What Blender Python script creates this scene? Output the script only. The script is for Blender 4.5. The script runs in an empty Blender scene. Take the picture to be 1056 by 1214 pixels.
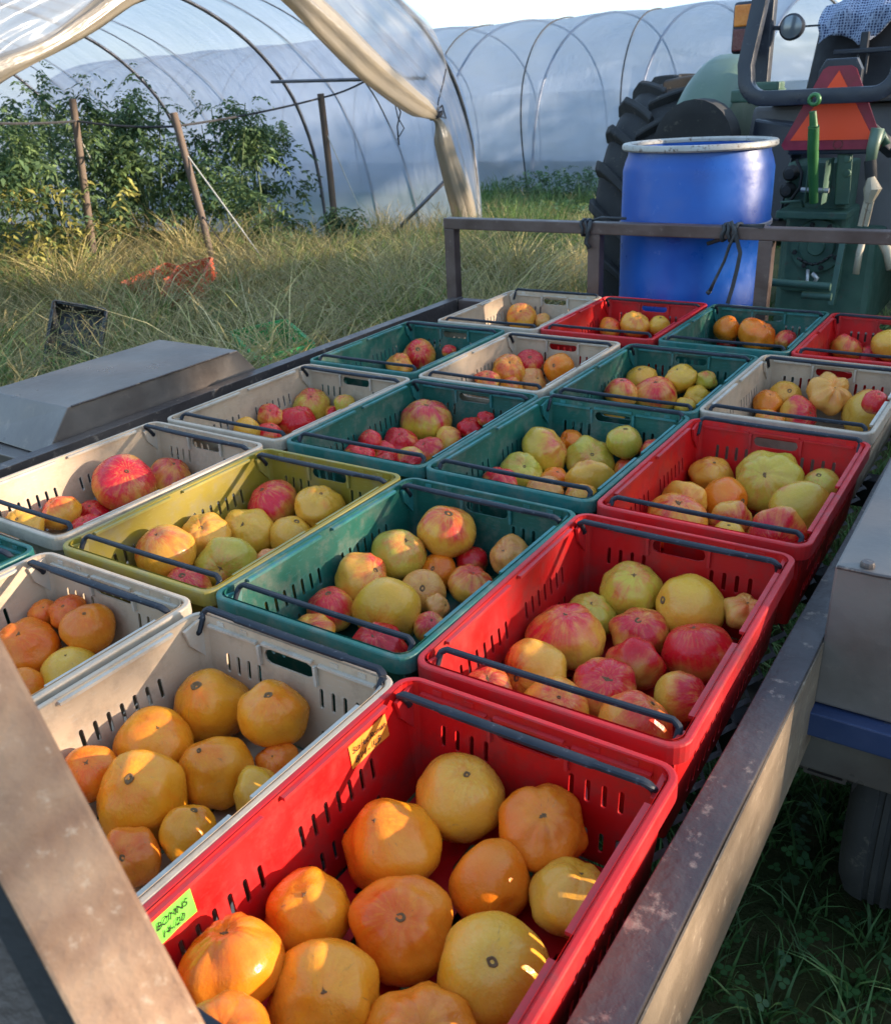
import bpy, bmesh, math, random
import numpy as np
from mathutils import Vector, Matrix, noise as mnoise
random.seed(7); RNG=np.random.default_rng(11)
S=bpy.context.scene; COL=S.collection
R=math.radians
# ------------------------------------------------------------------ camera
# world: z = 0 is the plane of the crate rims, +y runs along the trailer to the tractor, +x is the right rail
CAM=np.array([0.4333,-0.5784,0.7275]); YAW,PIT,ROL,FOC=-0.59524,0.43131,-0.05306,1073.955
def basis():
    f=np.array([math.sin(YAW)*math.cos(PIT),math.cos(YAW)*math.cos(PIT),-math.sin(PIT)])
    r=np.array([math.cos(YAW),-math.sin(YAW),0.]); u=np.cross(r,f)
    return math.cos(ROL)*r+math.sin(ROL)*u, -math.sin(ROL)*r+math.cos(ROL)*u, f
CR,CU,CF=basis()
def meas(px,py,ax,v):
    """survey helper: photo pixel on the plane axis=v -> a point of the place"""
    d=CF+(px-528)/FOC*CR-(py-607)/FOC*CU; i='xyz'.index(ax)
    return Vector(CAM+(v-CAM[i])/d[i]*d)
cam=bpy.data.cameras.new('camera'); camo=bpy.data.objects.new('camera',cam); COL.objects.link(camo)
cam.sensor_fit='VERTICAL'; cam.sensor_height=36; cam.lens=FOC/1214*36; cam.clip_start=.02; cam.clip_end=500
M4=Matrix(((CR[0],CU[0],-CF[0],CAM[0]),(CR[1],CU[1],-CF[1],CAM[1]),(CR[2],CU[2],-CF[2],CAM[2]),(0,0,0,1)))
camo.matrix_world=M4; S.camera=camo
cam.dof.use_dof=True; cam.dof.focus_distance=1.55; cam.dof.aperture_fstop=13
# ------------------------------------------------------------------ light
SUN=Vector((1,.46,.25)).normalized(); SEL=math.asin(SUN.z); SAZ=math.atan2(SUN.x,SUN.y)
W=bpy.data.worlds.new('World'); S.world=W; W.use_nodes=True
nt=W.node_tree; sky=nt.nodes.new('ShaderNodeTexSky'); sky.sky_type='NISHITA'; sky.sun_disc=False
sky.sun_elevation=SEL; sky.sun_rotation=SAZ; sky.air_density=1.0; sky.dust_density=1.0; sky.ozone_density=1.0
bg=nt.nodes['Background']; bg.inputs[1].default_value=.15
# thin high cloud over the whole sky, same everywhere
tc=nt.nodes.new('ShaderNodeTexCoord'); mp=nt.nodes.new('ShaderNodeMapping'); mp.inputs['Scale'].default_value=(1.2,1.2,5)
nz=nt.nodes.new('ShaderNodeTexNoise'); nz.inputs['Scale'].default_value=1.6; nz.inputs['Detail'].default_value=6
cr=nt.nodes.new('ShaderNodeMapRange'); cr.inputs[1].default_value=.42; cr.inputs[2].default_value=.75; cr.inputs[3].default_value=.6; cr.inputs[4].default_value=.9
mx=nt.nodes.new('ShaderNodeMix'); mx.data_type='RGBA'; mx.inputs['B'].default_value=(.82,1.28,1.95,1)
nt.links.new(tc.outputs['Generated'],mp.inputs['Vector']); nt.links.new(mp.outputs[0],nz.inputs['Vector'])
nt.links.new(nz.outputs['Fac'],cr.inputs[0]); nt.links.new(cr.outputs[0],mx.inputs['Factor'])
nt.links.new(sky.outputs[0],mx.inputs['A']); nt.links.new(mx.outputs['Result'],bg.inputs[0])
sl=bpy.data.lights.new('sun','SUN'); sl.energy=2.3; sl.angle=R(.6); sl.color=(1,.82,.62)
so=bpy.data.objects.new('sun',sl); COL.objects.link(so); so.rotation_euler=(-SUN).to_track_quat('-Z','Y').to_euler()
S.view_settings.view_transform='Standard'; S.view_settings.look='None'; S.view_settings.gamma=1
S.view_settings.exposure=2.2
try: S.view_settings.use_curve_mapping=False
except Exception: pass
S.render.engine='CYCLES'; S.cycles.use_denoising=True; S.cycles.max_bounces=8; S.cycles.transparent_max_bounces=16
S.cycles.caustics_reflective=False; S.cycles.caustics_refractive=False
# ------------------------------------------------------------------ helpers
def tag(o,label=None,cat=None,group=None,kind=None):
    if label: o['label']=label
    if cat: o['category']=cat
    if group: o['group']=group
    if kind: o['kind']=kind
    return o
def link(name,me,m=None,parent=None):
    o=bpy.data.objects.new(name,me); COL.objects.link(o)
    if m is not None and hasattr(me,'materials'): me.materials.clear(); me.materials.append(m)
    if parent: o.parent=parent
    return o
def thing(name,loc,label,cat,group=None,rz=0):
    o=bpy.data.objects.new(name,None); COL.objects.link(o); o.location=loc; o.rotation_euler[2]=rz
    o.empty_display_size=.1
    return tag(o,label,cat,group)
class MB:
    def __init__(s): s.v=[]; s.f=[]
    def add(s,vs,fs):
        n=len(s.v); s.v+=[tuple(v) for v in vs]; s.f+=[tuple(i+n for i in f) for f in fs]; return s
    def box(s,c,d,rot=None):
        c=Vector(c); h=[x/2 for x in d]
        vs=[Vector((a*h[0],b*h[1],e*h[2])) for a in(-1,1) for b in(-1,1) for e in(-1,1)]
        if rot is not None: vs=[rot@v for v in vs]
        return s.add([c+v for v in vs],[(0,1,3,2),(4,6,7,5),(0,4,5,1),(2,3,7,6),(0,2,6,4),(1,5,7,3)])
    def hexa(s,b,t):  # bottom 4, top 4 (same winding)
        return s.add(list(b)+list(t),[(3,2,1,0),(4,5,6,7)]+[(i,(i+1)%4,4+(i+1)%4,4+i) for i in range(4)])
    def bar(s,a,b,w,h=None,up=(0,0,1)):
        a=Vector(a); b=Vector(b); h=h or w; d=(b-a).normalized(); u=Vector(up)
        if abs(d.dot(u))>.99: u=Vector((0,1,0))
        x=d.cross(u).normalized()*w/2; y=x.cross(d).normalized()*h/2
        return s.hexa([a-x-y,a+x-y,a+x+y,a-x+y],[b-x-y,b+x-y,b+x+y,b-x+y])
    def tube(s,pts,r,n=8,cap=True,squash=None):
        pts=[Vector(p) for p in pts]; k=len(pts); rr=r if hasattr(r,'__len__') else [r]*k
        prev=None; rings=[]
        for i,p in enumerate(pts):
            t=(pts[min(i+1,k-1)]-pts[max(i-1,0)]).normalized()
            if prev is None:
                a=Vector((0,0,1)) if abs(t.z)<.9 else Vector((1,0,0)); x=t.cross(a).normalized()
            else: x=(prev-t*prev.dot(t)).normalized()
            prev=x; y=t.cross(x)
            rings.append([p+(x*math.cos(2*math.pi*j/n)+y*math.sin(2*math.pi*j/n))*rr[i] for j in range(n)])
        vs=[v for g in rings for v in g]; fs=[]
        for i in range(k-1):
            for j in range(n): fs.append((i*n+j,i*n+(j+1)%n,(i+1)*n+(j+1)%n,(i+1)*n+j))
        if cap: fs+= [tuple(range(n))[::-1],tuple((k-1)*n+j for j in range(n))]
        return s.add(vs,fs)
    def lathe(s,prof,c=(0,0,0),n=32,ax='z',close=False):
        vs=[]; c=Vector(c)
        for (r,z) in prof:
            for j in range(n):
                a=2*math.pi*j/n; p=(r*math.cos(a),r*math.sin(a),z)
                if ax=='x': p=(z,p[0],p[1])
                if ax=='y': p=(p[0],z,p[1])
                vs.append(c+Vector(p))
        k=len(prof); fs=[]
        for i in range(k-1 if not close else k):
            for j in range(n): fs.append((i*n+j,i*n+(j+1)%n,((i+1)%k)*n+(j+1)%n,((i+1)%k)*n+j))
        return s.add(vs,fs)
    def grid(s,P):
        a,b=len(P),len(P[0]); return s.add([v for r in P for v in r],[(i*b+j,i*b+j+1,(i+1)*b+j+1,(i+1)*b+j) for i in range(a-1) for j in range(b-1)])
    def mesh(s,name,smooth=False,bevel=0,seg=2,merge=0,recalc=True,ang=None):
        me=bpy.data.meshes.new(name); me.from_pydata([tuple(v) for v in s.v],[],s.f)
        bm=bmesh.new(); bm.from_mesh(me)
        if merge: bmesh.ops.remove_doubles(bm,verts=bm.verts,dist=merge)
        if recalc: bmesh.ops.recalc_face_normals(bm,faces=bm.faces)
        if bevel:
            ed=[e for e in bm.edges if len(e.link_faces)==2 and e.calc_face_angle(0)>.5]
            bmesh.ops.bevel(bm,geom=ed,offset=bevel,segments=seg,affect='EDGES',profile=.6,clamp_overlap=True)
        bm.to_mesh(me); bm.free()
        if smooth:
            me.polygons.foreach_set('use_smooth',[True]*len(me.polygons))
            if ang: me.set_sharp_from_angle(angle=R(ang))
        return me
    def build(s,name,m,parent=None,**k):
        return link(name,s.mesh(name,**k),m,parent)
def npmesh(name,v,f,m=None,parent=None,col=None,smooth=False):
    v=np.asarray(v,np.float32); f=np.asarray(f,np.int32); me=bpy.data.meshes.new(name)
    me.vertices.add(len(v)); me.vertices.foreach_set('co',v.ravel()); k=f.shape[1]
    me.loops.add(f.size); me.loops.foreach_set('vertex_index',f.ravel())
    me.polygons.add(len(f)); me.polygons.foreach_set('loop_start',np.arange(0,f.size,k,dtype=np.int32))
    if smooth: me.polygons.foreach_set('use_smooth',np.ones(len(f),bool))
    if col is not None:
        c=me.color_attributes.new('tint','FLOAT_COLOR','POINT'); c.data.foreach_set('color',np.asarray(col,np.float32).ravel())
    me.update(calc_edges=True); me.validate()
    return link(name,me,m,parent) if m is not None or parent is not None else me
# ------------------------------------------------------------------ materials
class N:
    def __init__(s,name):
        s.m=bpy.data.materials.new(name); s.m.use_nodes=True; s.t=s.m.node_tree; s.b=s.t.nodes['Principled BSDF']; s.out=s.t.nodes['Material Output']
        s.tc=s.t.nodes.new('ShaderNodeTexCoord')
    def n(s,ty,**k):
        o=s.t.nodes.new('ShaderNode'+ty)
        for a,v in k.items():
            if a.startswith('i_'):
                o.inputs[a[2:]].default_value=v
            else: setattr(o,a,v)
        return o
    def l(s,a,b): s.t.links.new(a,b)
    def noise(s,scale,detail=4,rough=.55,vec=None,stretch=None,dist=0):
        o=s.n('TexNoise'); o.inputs['Scale'].default_value=scale; o.inputs['Detail'].default_value=detail; o.inputs['Roughness'].default_value=rough; o.inputs['Distortion'].default_value=dist
        v=vec or s.tc.outputs['Object']
        if stretch:
            q=s.n('Mapping'); q.inputs['Scale'].default_value=stretch; s.l(v,q.inputs[0]); v=q.outputs[0]
        s.l(v,o.inputs['Vector']); return o.outputs['Fac']
    def rng(s,f,a,b,c=0,d=1):
        o=s.n('MapRange'); s.l(f,o.inputs[0])
        for i,x in enumerate((a,b,c,d)): o.inputs[i+1].default_value=x
        return o.outputs[0]
    def mix(s,f,a,b,mode='MIX'):
        o=s.n('Mix',data_type='RGBA',blend_type=mode)
        if hasattr(f,'links') or hasattr(f,'is_linked'): s.l(f,o.inputs['Factor'])
        else: o.inputs['Factor'].default_value=f
        for k,x in (('A',a),('B',b)):
            if isinstance(x,(tuple,list)): o.inputs[k].default_value=tuple(x)[:3]+(1,)
            else: s.l(x,o.inputs[k])
        return o.outputs['Result']
    def math(s,op,a,b=None):
        o=s.n('Math',operation=op)
        for i,x in enumerate((a,b)):
            if x is None: continue
            if isinstance(x,(int,float)): o.inputs[i].default_value=x
            else: s.l(x,o.inputs[i])
        return o.outputs[0]
    def bump(s,f,strength,dist=.01):
        o=s.n('Bump'); o.inputs['Strength'].default_value=strength; o.inputs['Distance'].default_value=dist; s.l(f,o.inputs['Height']); s.l(o.outputs[0],s.b.inputs['Normal'])
    def set(s,**k):
        for a,v in k.items():
            a={'rough':'Roughness','metal':'Metallic','col':'Base Color','spec':'Specular IOR Level','sss':'Subsurface Weight','coat':'Coat Weight','trans':'Transmission Weight','alpha':'Alpha'}[a]
            if isinstance(v,(int,float)): s.b.inputs[a].default_value=v
            elif isinstance(v,tuple): s.b.inputs[a].default_value=v[:3]+(1,)
            else: s.l(v,s.b.inputs[a])
        return s
def worn(name,c1,c2,rough=.5,metal=0,scale=6,spot=None,spots=0,bump=.15,bs=60,spec=.5,stretch=None):
    a=N(name); c=a.mix(a.rng(a.noise(scale,6,stretch=stretch),.35,.65),c1,c2)
    if spot is not None: c=a.mix(a.rng(a.noise(scale*4,8,.7),.62-spots,.72-spots),c,spot)
    a.set(col=c,metal=metal,spec=spec,rough=a.rng(a.noise(scale*2,4),.3,.7,max(rough-.12,.05),rough+.12))
    if bump: a.bump(a.noise(bs,5),bump,.004)
    return a.m
def plastic(name,c,edge,c2=None,dirt=(.22,.19,.15),rough=.42):
    a=N(name); geo=a.n('NewGeometry')
    c2=c2 or tuple(x*.8 for x in c)
    oi=a.n('ObjectInfo'); base=a.mix(a.rng(a.noise(5,5),.35,.65),c,c2); base=a.mix(a.rng(oi.outputs['Random'],0,1,0,.30),base,tuple(x*.55+.008 for x in c2))
    # pale edges and scratches: scuffing, with sky reflection painted into the teal rims
    sc=a.noise(55,4,.7,stretch=(1,1,6)); base=a.mix(a.math('MULTIPLY',a.rng(sc,.56,.70),.38),base,edge)
    e=a.math('MULTIPLY',a.rng(geo.outputs['Pointiness'],.52,.62),a.rng(a.noise(30,4),.3,.6,.25,.8)); base=a.mix(e,base,edge)
    d=a.math('MULTIPLY',a.rng(a.noise(14,8,.72),.50,.70),.55); base=a.mix(d,base,dirt)
    a.set(col=base,rough=a.rng(a.noise(20,4),.3,.7,rough-.08,rough+.15),spec=.45)
    a.b.inputs['Subsurface Weight'].default_value=.08; a.b.inputs['Subsurface Scale'].default_value=.004
    a.b.inputs['Subsurface Radius'].default_value=(1,.4,.3)
    a.bump(a.noise(220,3),.12,.001); return a.m
MAT={}
MAT['red']=plastic('red_plastic',(.62,.006,.006),(.50,.028,.032),(.50,.004,.006),dirt=(.17,.05,.04))
MAT['teal']=plastic('teal_plastic',(.008,.095,.070),(.045,.22,.22),(.010,.115,.080))
MAT['beige']=plastic('beige_plastic',(.56,.42,.29),(.54,.50,.43),(.48,.355,.24),dirt=(.22,.165,.12))
MAT['olive']=plastic('olive_plastic',(.27,.20,.018),(.36,.31,.09),(.29,.215,.022))
MAT['grey']=plastic('black_plastic',(.02,.024,.03),(.08,.09,.1))
MAT['orange_red']=plastic('orange_red_plastic',(.75,.07,.02),(.7,.2,.1))
MAT['bright_green']=plastic('bright_green_plastic',(.02,.42,.10),(.1,.5,.2))
MAT['handle']=worn('handle_coating',(.013,.017,.024),(.026,.030,.040),.5,.0,18,(.12,.13,.15),.02,.1,150,spec=.25)
MAT['rail']=worn('rusty_painted_steel',(.06,.05,.05),(.125,.10,.088),.40,.25,7,(.30,.24,.19),.035,.45,60,stretch=(1,.35,1))
MAT['railside']=worn('sun_faded_rusty_plate',(.17,.12,.08),(.27,.20,.135),.55,.1,9,(.38,.29,.20),.04,.4,60,stretch=(1,.3,1))  # rust tan warmed to stand for sunlight on the rail's outer face
MAT['rack']=worn('brown_rusty_tube',(.085,.052,.042),(.14,.095,.08),.5,.25,8,(.22,.16,.13),.0,.3,60)
MAT['fender']=worn('weathered_steel_plate',(.13,.105,.09),(.21,.18,.155),.38,.3,5,(.22,.18,.15),.035,.25,40)
MAT['bluesteel']=worn('blue_paint_steel',(.03,.05,.12),(.05,.07,.15),.4,.2,6,(.2,.18,.16),.0,.2)
MAT['blacksteel']=worn('dark_steel',(.02,.02,.022),(.04,.038,.036),.55,.3,8,(.1,.07,.05),.0,.3)
MAT['greysteel']=worn('galvanised_steel',(.35,.35,.34),(.48,.48,.47),.4,.6,10,(.2,.17,.13),.0,.15)
MAT['rubber']=worn('tyre_rubber',(.014,.014,.015),(.028,.027,.026),.8,0,7,(.09,.08,.065),.03,.3,80)
MAT['strap']=worn('black_rubber_strap',(.02,.022,.024),(.05,.052,.055),.55,0,20,None,0,.1)
MAT['drum']=worn('blue_drum_plastic',(.002,.062,.32),(.005,.092,.40),.36,0,5,(.10,.16,.42),-.02,.12,40)
MAT['drumrim']=worn('drum_rim_band',(.38,.36,.32),(.48,.46,.42),.5,.1,14,(.10,.06,.04),.07,.3)
MAT['drumring']=worn('drum_dirt_ring',(.16,.15,.2),(.25,.22,.2),.7,0,12,None,0,.2)
MAT['green']=worn('tractor_green_paint',(.042,.095,.068),(.07,.14,.10),.5,.05,9,(.075,.07,.055),.04,.25,60)
MAT['greenpale']=worn('faded_green_paint',(.075,.125,.085),(.11,.165,.115),.45,.0,5,(.2,.24,.18),.0,.12)
MAT['greenbright']=worn('bright_green_paint',(.03,.12,.035),(.045,.17,.05),.4,.1,9,(.12,.13,.08),.03,.2)
MAT['tgrey']=worn('tractor_grey_panel',(.09,.085,.085),(.13,.12,.115),.5,.1,6,None,0,.15)
MAT['rops']=worn('black_rops_paint',(.018,.022,.034),(.03,.036,.05),.38,.1,7,(.1,.1,.11),.0,.15)
MAT['seat']=worn('black_seat_vinyl',(.006,.006,.009),(.010,.010,.014),.7,0,6,None,0,.2,90)
MAT['ochre']=worn('tan_worn_steel',(.38,.31,.2),(.5,.42,.3),.55,.1,8,(.15,.1,.06),.04,.2)
MAT['postrust']=worn('sunlit_rusty_post',(.27,.14,.075),(.46,.28,.165),.75,.0,26,(.52,.37,.25),.03,1.0,45)
MAT['wood']=worn('weathered_wood',(.12,.085,.065),(.2,.15,.115),.8,0,5,None,0,.5,60,stretch=(1,1,.1))
MAT['hoop']=worn('steel_hoop_tube',(.13,.135,.15),(.2,.2,.22),.4,.6,9,None,0,.1)
MAT['rope']=worn('dark_cord',(.025,.026,.03),(.05,.05,.055),.8,0,30,None,0,0)
MAT['twine']=worn('pale_twine',(.45,.45,.42),(.55,.55,.5),.8,0,30,None,0,0)
def flat(name,c,rough=.5,**k):
    a=N(name); a.set(col=c,rough=rough,**k); return a.m
MAT['ink']=flat('marker_ink',(.012,.012,.014),.6)
MAT['stick_o']=worn('orange_tape',(.75,.22,.02),(.8,.28,.04),.5,0,30,(.85,.6,.35),-.02,.05)
MAT['stick_g']=worn('green_tape',(.13,.55,.05),(.17,.62,.07),.5,0,30,None,0,.05)
MAT['smv']=flat('orange_emblem_sheet',(.95,.075,.012),.45)
MAT['smvb']=worn('dark_red_reflective_border',(.22,.012,.03),(.3,.02,.045),.4,0,20,None,0,0)
MAT['amber']=worn('amber_lens',(.75,.20,.02),(.85,.28,.04),.25,0,30,None,0,.3,200)
MAT['redlens']=worn('dark_red_lens',(.13,.03,.03),(.17,.04,.04),.25,0,30,None,0,.3,200)
MAT['lampglass']=flat('grey_lamp_glass',(.22,.25,.28),.15,metal=.4)
MAT['scar']=worn('corky_scar',(.11,.055,.022),(.30,.17,.07),.9,0,90,None,0,.6,200)
MAT['bark']=worn('tree_bark',(.09,.06,.04),(.14,.1,.07),.9,0,8,None,0,.6)
def checker():
    a=N('blue_checked_cloth'); m=a.n('TexBrick'); 
    v=a.n('TexVoronoi',distance='CHEBYCHEV'); v.inputs['Scale'].default_value=85; v.inputs['Randomness'].default_value=.15; a.l(a.tc.outputs['Object'],v.inputs['Vector'])
    a.set(col=a.mix(a.rng(v.outputs['Distance'],.3,.42),(.02,.035,.10),(.36,.42,.55)),rough=.9); a.bump(a.noise(60,3),.5,.01); return a.m
MAT['cloth']=checker()
def film(name,dens,tint=(.82,.84,.88),gl=.38):
    # greenhouse film: partly clear, partly light-scattering, with a weak sheen
    a=N(name); t=a.n('BsdfTransparent'); t.inputs[0].default_value=(.93,.95,.98,1)
    d=a.n('BsdfDiffuse'); d.inputs[0].default_value=tint+(1,); rf=a.n('BsdfRefraction'); rf.inputs['IOR'].default_value=1.12; rf.inputs['Roughness'].default_value=.35; rf.inputs[0].default_value=(.90,.94,1,1); tm=a.n('MixShader'); tm.inputs[0].default_value=.5; a.l(t.outputs[0],tm.inputs[1]); a.l(rf.outputs[0],tm.inputs[2]); tr=a.n('BsdfTranslucent'); tr.inputs[0].default_value=tint+(1,)
    g=a.n('BsdfGlossy'); g.inputs['Roughness'].default_value=.28; g.inputs[0].default_value=(.85,.87,.9,1)
    m1=a.n('MixShader'); m1.inputs[0].default_value=.62; a.l(d.outputs[0],m1.inputs[1]); a.l(tr.outputs[0],m1.inputs[2])
    m2=a.n('MixShader'); fr=a.n('LayerWeight'); fr.inputs[0].default_value=.25
    a.l(a.rng(fr.outputs['Facing'],0,1,.04,gl),m2.inputs[0]); a.l(m1.outputs[0],m2.inputs[1]); a.l(g.outputs[0],m2.inputs[2])
    m3=a.n('MixShader'); f=a.rng(a.noise(1.2,5,.6,stretch=(1,1,2.5)),.3,.7,dens-.1,dens+.08); a.l(f,m3.inputs[0]); a.l(tm.outputs[0],m3.inputs[1]); a.l(m2.outputs[0],m3.inputs[2])
    b=a.n('Bump'); b.inputs['Strength'].default_value=.5; b.inputs['Distance'].default_value=.05
    a.l(a.noise(1.6,4,.6,stretch=(4,1,1)),b.inputs['Height'])
    for s_ in (d,g,tr): a.l(b.outputs[0],s_.inputs['Normal'])
    a.l(m3.outputs[0],a.out.inputs[0]); return a.m
MAT['film']=film('tunnel_plastic_film',.42,(.60,.72,.93))
MAT['film2']=film('clear_plastic_film',.42,(.60,.60,.60),.16)
MAT['drape']=film('gathered_plastic_film',.90,(.58,.51,.41))
def leafmat(name,sss=True):
    a=N(name); at=a.n('Attribute',attribute_name='tint'); oi=a.n('ObjectInfo')
    c=a.mix(a.rng(oi.outputs['Random'],0,1,0,.25),at.outputs['Color'],(.5,.5,.5),'OVERLAY') if False else at.outputs['Color']
    a.set(col=c,rough=.55,spec=.35)
    tr=a.n('BsdfTranslucent'); a.l(c,tr.inputs[0]); m=a.n('MixShader'); m.inputs[0].default_value=.35
    a.l(a.b.outputs[0],m.inputs[1]); a.l(tr.outputs[0],m.inputs[2]); a.l(m.outputs[0],a.out.inputs[0]); return a.m
MAT['leaf']=leafmat('leaf'); MAT['blade']=leafmat('grass_blade')
def groundmat():
    a=N('ground_soil_and_grass'); c=a.mix(a.rng(a.noise(.7,6),.35,.65),(.035,.05,.016),(.075,.08,.03)); c=a.mix(a.rng(a.noise(9,8,.7),.5,.7),c,(.11,.09,.045))
    a.set(col=c,rough=.95,spec=.1); a.bump(a.noise(14,8,.7),.8,.08); return a.m
MAT['ground']=groundmat()
def tomato_mat(name,multi):
    a=N(name); ob=a.tc.outputs['Object']
    oi=a.n('ObjectInfo'); at=a.n('Attribute',attribute_type='OBJECT',attribute_name='blush')
    at2=a.n('Attribute',attribute_type='OBJECT',attribute_name='blush_colour'); at3=a.n('Attribute',attribute_type='OBJECT',attribute_name='seed')
    sp=a.n('SeparateXYZ'); a.l(ob,sp.inputs[0])
    # offset texture space per fruit
    off=a.n('VectorMath',operation='ADD'); a.l(ob,off.inputs[0]); cb=a.n('CombineXYZ'); a.l(at3.outputs['Fac'],cb.inputs[0]); a.l(at3.outputs['Fac'],cb.inputs[1]); a.l(cb.outputs[0],off.inputs[1])
    o=off.outputs[0]
    # unit-size fruit: pole at +z ; radial streak coordinate = direction from the pole
    flatv=a.n('VectorMath',operation='MULTIPLY'); a.l(ob,flatv.inputs[0]); flatv.inputs[1].default_value=(1,1,.12)
    nrm=a.n('VectorMath',operation='NORMALIZE'); a.l(flatv.outputs[0],nrm.inputs[0])
    off2=a.n('VectorMath',operation='ADD'); a.l(nrm.outputs[0],off2.inputs[0]); a.l(cb.outputs[0],off2.inputs[1])
    streak=a.noise(3.2,5,.7,vec=off2.outputs[0]); patch=a.noise(1.0,4,.6,vec=o)
    base=a.mix(a.rng(a.noise(1.3,4,.55,vec=o),.3,.7),oi.outputs['Color'],a.mix(.5,oi.outputs['Color'],(.75,.30,.035) if not multi else (.72,.36,.08)))
    z=a.math('ADD',sp.outputs[2],a.math('MULTIPLY',a.math('SUBTRACT',streak,.5),1.5 if multi else .5))
    z=a.math('ADD',z,a.math('MULTIPLY',a.math('SUBTRACT',patch,.5),2.6))
    z=a.math('ADD',z,at.outputs['Fac'])
    k=a.rng(z,.30,1.15)
    c=a.mix(k,base,at2.outputs['Color'])
    if multi: # greenish yellow underside
        c=a.mix(a.math('MULTIPLY',a.rng(a.math('ADD',sp.outputs[2],a.noise(2,3,vec=o)),.5,-.2),.35),c,(.36,.34,.05))
    # fine radial paler lines & specks near the pole
    pole=a.rng(sp.outputs[2],.45,.8); c=a.mix(a.math('MULTIPLY',a.math('MULTIPLY',pole,a.rng(a.noise(9,4,vec=off2.outputs[0]),.5,.62)),.3),c,(.80,.52,.12) if multi else (.82,.38,.02))
    c=a.mix(a.math('MULTIPLY',a.rng(a.noise(16,3,vec=o),.70,.76),.35),c,(.25,.14,.06))
    ck=a.math('MULTIPLY',a.rng(sp.outputs[2],.56,.74),a.rng(a.noise(7,6,.75,vec=off2.outputs[0]),.60,.66)); c=a.mix(a.math('MULTIPLY',ck,.55),c,(.20,.09,.03))
    c=a.mix(a.math('MULTIPLY',a.rng(a.noise(2.6,6,.8,vec=o,dist=1.2),.63,.70),.45),c,(.34,.20,.09))
    bl=a.math('MULTIPLY',a.rng(a.noise(4,5,.7,vec=o),.55,.8),.12); c=a.mix(bl,c,(.62,.5,.38)) if multi else c
    a.set(col=c,rough=a.rng(a.noise(5,4,vec=o),.3,.7,.13,.34),spec=.38,sss=.10)
    a.b.inputs['Subsurface Radius'].default_value=(1,.35,.12); a.b.inputs['Subsurface Scale'].default_value=.012
    a.bump(a.noise(7,5,.6,vec=o),.10,.05); return a.m
MAT['tom_o']=tomato_mat('orange_tomato_skin',False); MAT['tom_m']=tomato_mat('striped_tomato_skin',True)
# ------------------------------------------------------------------ ground and sky
GZ=-.85
def gz(x,y): return GZ+.035*mnoise.noise(Vector((x*.5,y*.5,0)))+.5*max(0,(math.hypot(x,y)-60)/200)**2
P_=[]
xs=[-260,-140,-80,-45,-30]+[-22+i*.5 for i in range(60)]+[9,14,22,40,80,140,260]
ys=[-260,-140,-60,-30,-12]+[-6+i*.5 for i in range(70)]+[32,45,80,140,260]
gr=MB().grid([[(x,y,gz(x,y)) for y in ys] for x in xs]).build('ground',MAT['ground'],smooth=True); tag(gr,kind='structure')
# ------------------------------------------------------------------ trailer
DZ=-.19
trailer=thing('flatbed_trailer',(-.75,1.2,GZ),'low steel flatbed trailer with rusty side rails carrying the rows of crates','trailer')
bpy.context.view_layer.update()
def tpart(mb,name,m,**k):
    # parts are drawn in world coordinates; shift into the trailer's frame
    mb.v=[tuple(Vector(v)-trailer.location) for v in mb.v]; return mb.build(name,m,trailer,**k)
Y0,Y1=-.46,2.80
# right rail: flat top face, deep outer face
def rail(xi0,xi1,xo0,xo1,zt,zb,th=.006):
    m=MB(); sgn=1 if xo0>xi0 else -1
    def sec(y,xi,xo): return [(xi,y,zt),(xo,y,zt),(xo,y,zb),(xo-sgn*th,y,zb),(xo-sgn*th,y,zt-th),(xi+sgn*th,y,zt-th),(xi+sgn*th,y,DZ-.03),(xi,y,DZ-.03)]
    ns=14; rows=[]
    for i in range(ns+1):
        t=i/ns; y=Y0+(Y1-Y0)*t; rows.append(sec(y,xi0+(xi1-xi0)*t+.0012*math.sin(i*2.1),xo0+(xo1-xo0)*t+.0012*math.sin(i*1.7)))
    n=8; vs=[v for r in rows for v in r]; fs=[(i*n+j,i*n+(j+1)%n,(i+1)*n+(j+1)%n,(i+1)*n+j) for i in range(ns) for j in range(n)]
    fs+=[tuple(range(n)),tuple(ns*n+j for j in range(n))]
    return m.add(vs,fs)
tpart(rail(.178,.222,.2365,.2515,-.08,-.285),'side_rail',MAT['rail'],bevel=.0015)['label']='right side rail with a wide scuffed steel top'
tpart(rail(-1.700,-1.700,-1.7445,-1.7445,-.08,-.25),'side_rail',MAT['rail'],bevel=.0015)
m=MB().hexa([(.2372,Y0,-.283),(.2395,Y0,-.283),(.2545,Y1-.03,-.283),(.2522,Y1-.03,-.283)],[(.2372,Y0,-.0875),(.2395,Y0,-.0875),(.2545,Y1-.03,-.0875),(.2522,Y1-.03,-.0875)])  # thin skin added over the rail face to carry the painted sunlight
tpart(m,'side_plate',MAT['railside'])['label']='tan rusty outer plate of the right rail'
m=MB().box((-.74,2.772,-.137),(1.91,.05,.11)); tpart(m,'front_beam',MAT['rack'],bevel=.003)
m=MB().box((-.74,-.43,-.235),(1.91,.05,.08)); tpart(m,'rear_beam',MAT['rail'],bevel=.003)
for y in (.1,.65,1.2,1.75,2.3): tpart(MB().box((-.74,y,-.235),(1.90,.05,.075)),'cross_member',MAT['blacksteel'],bevel=.003)
for x in (-1.3,-.75,-.2): tpart(MB().box((x,1.17,-.31),(.06,3.2,.07)),'floor_beam',MAT['blacksteel'],bevel=.003)
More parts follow.
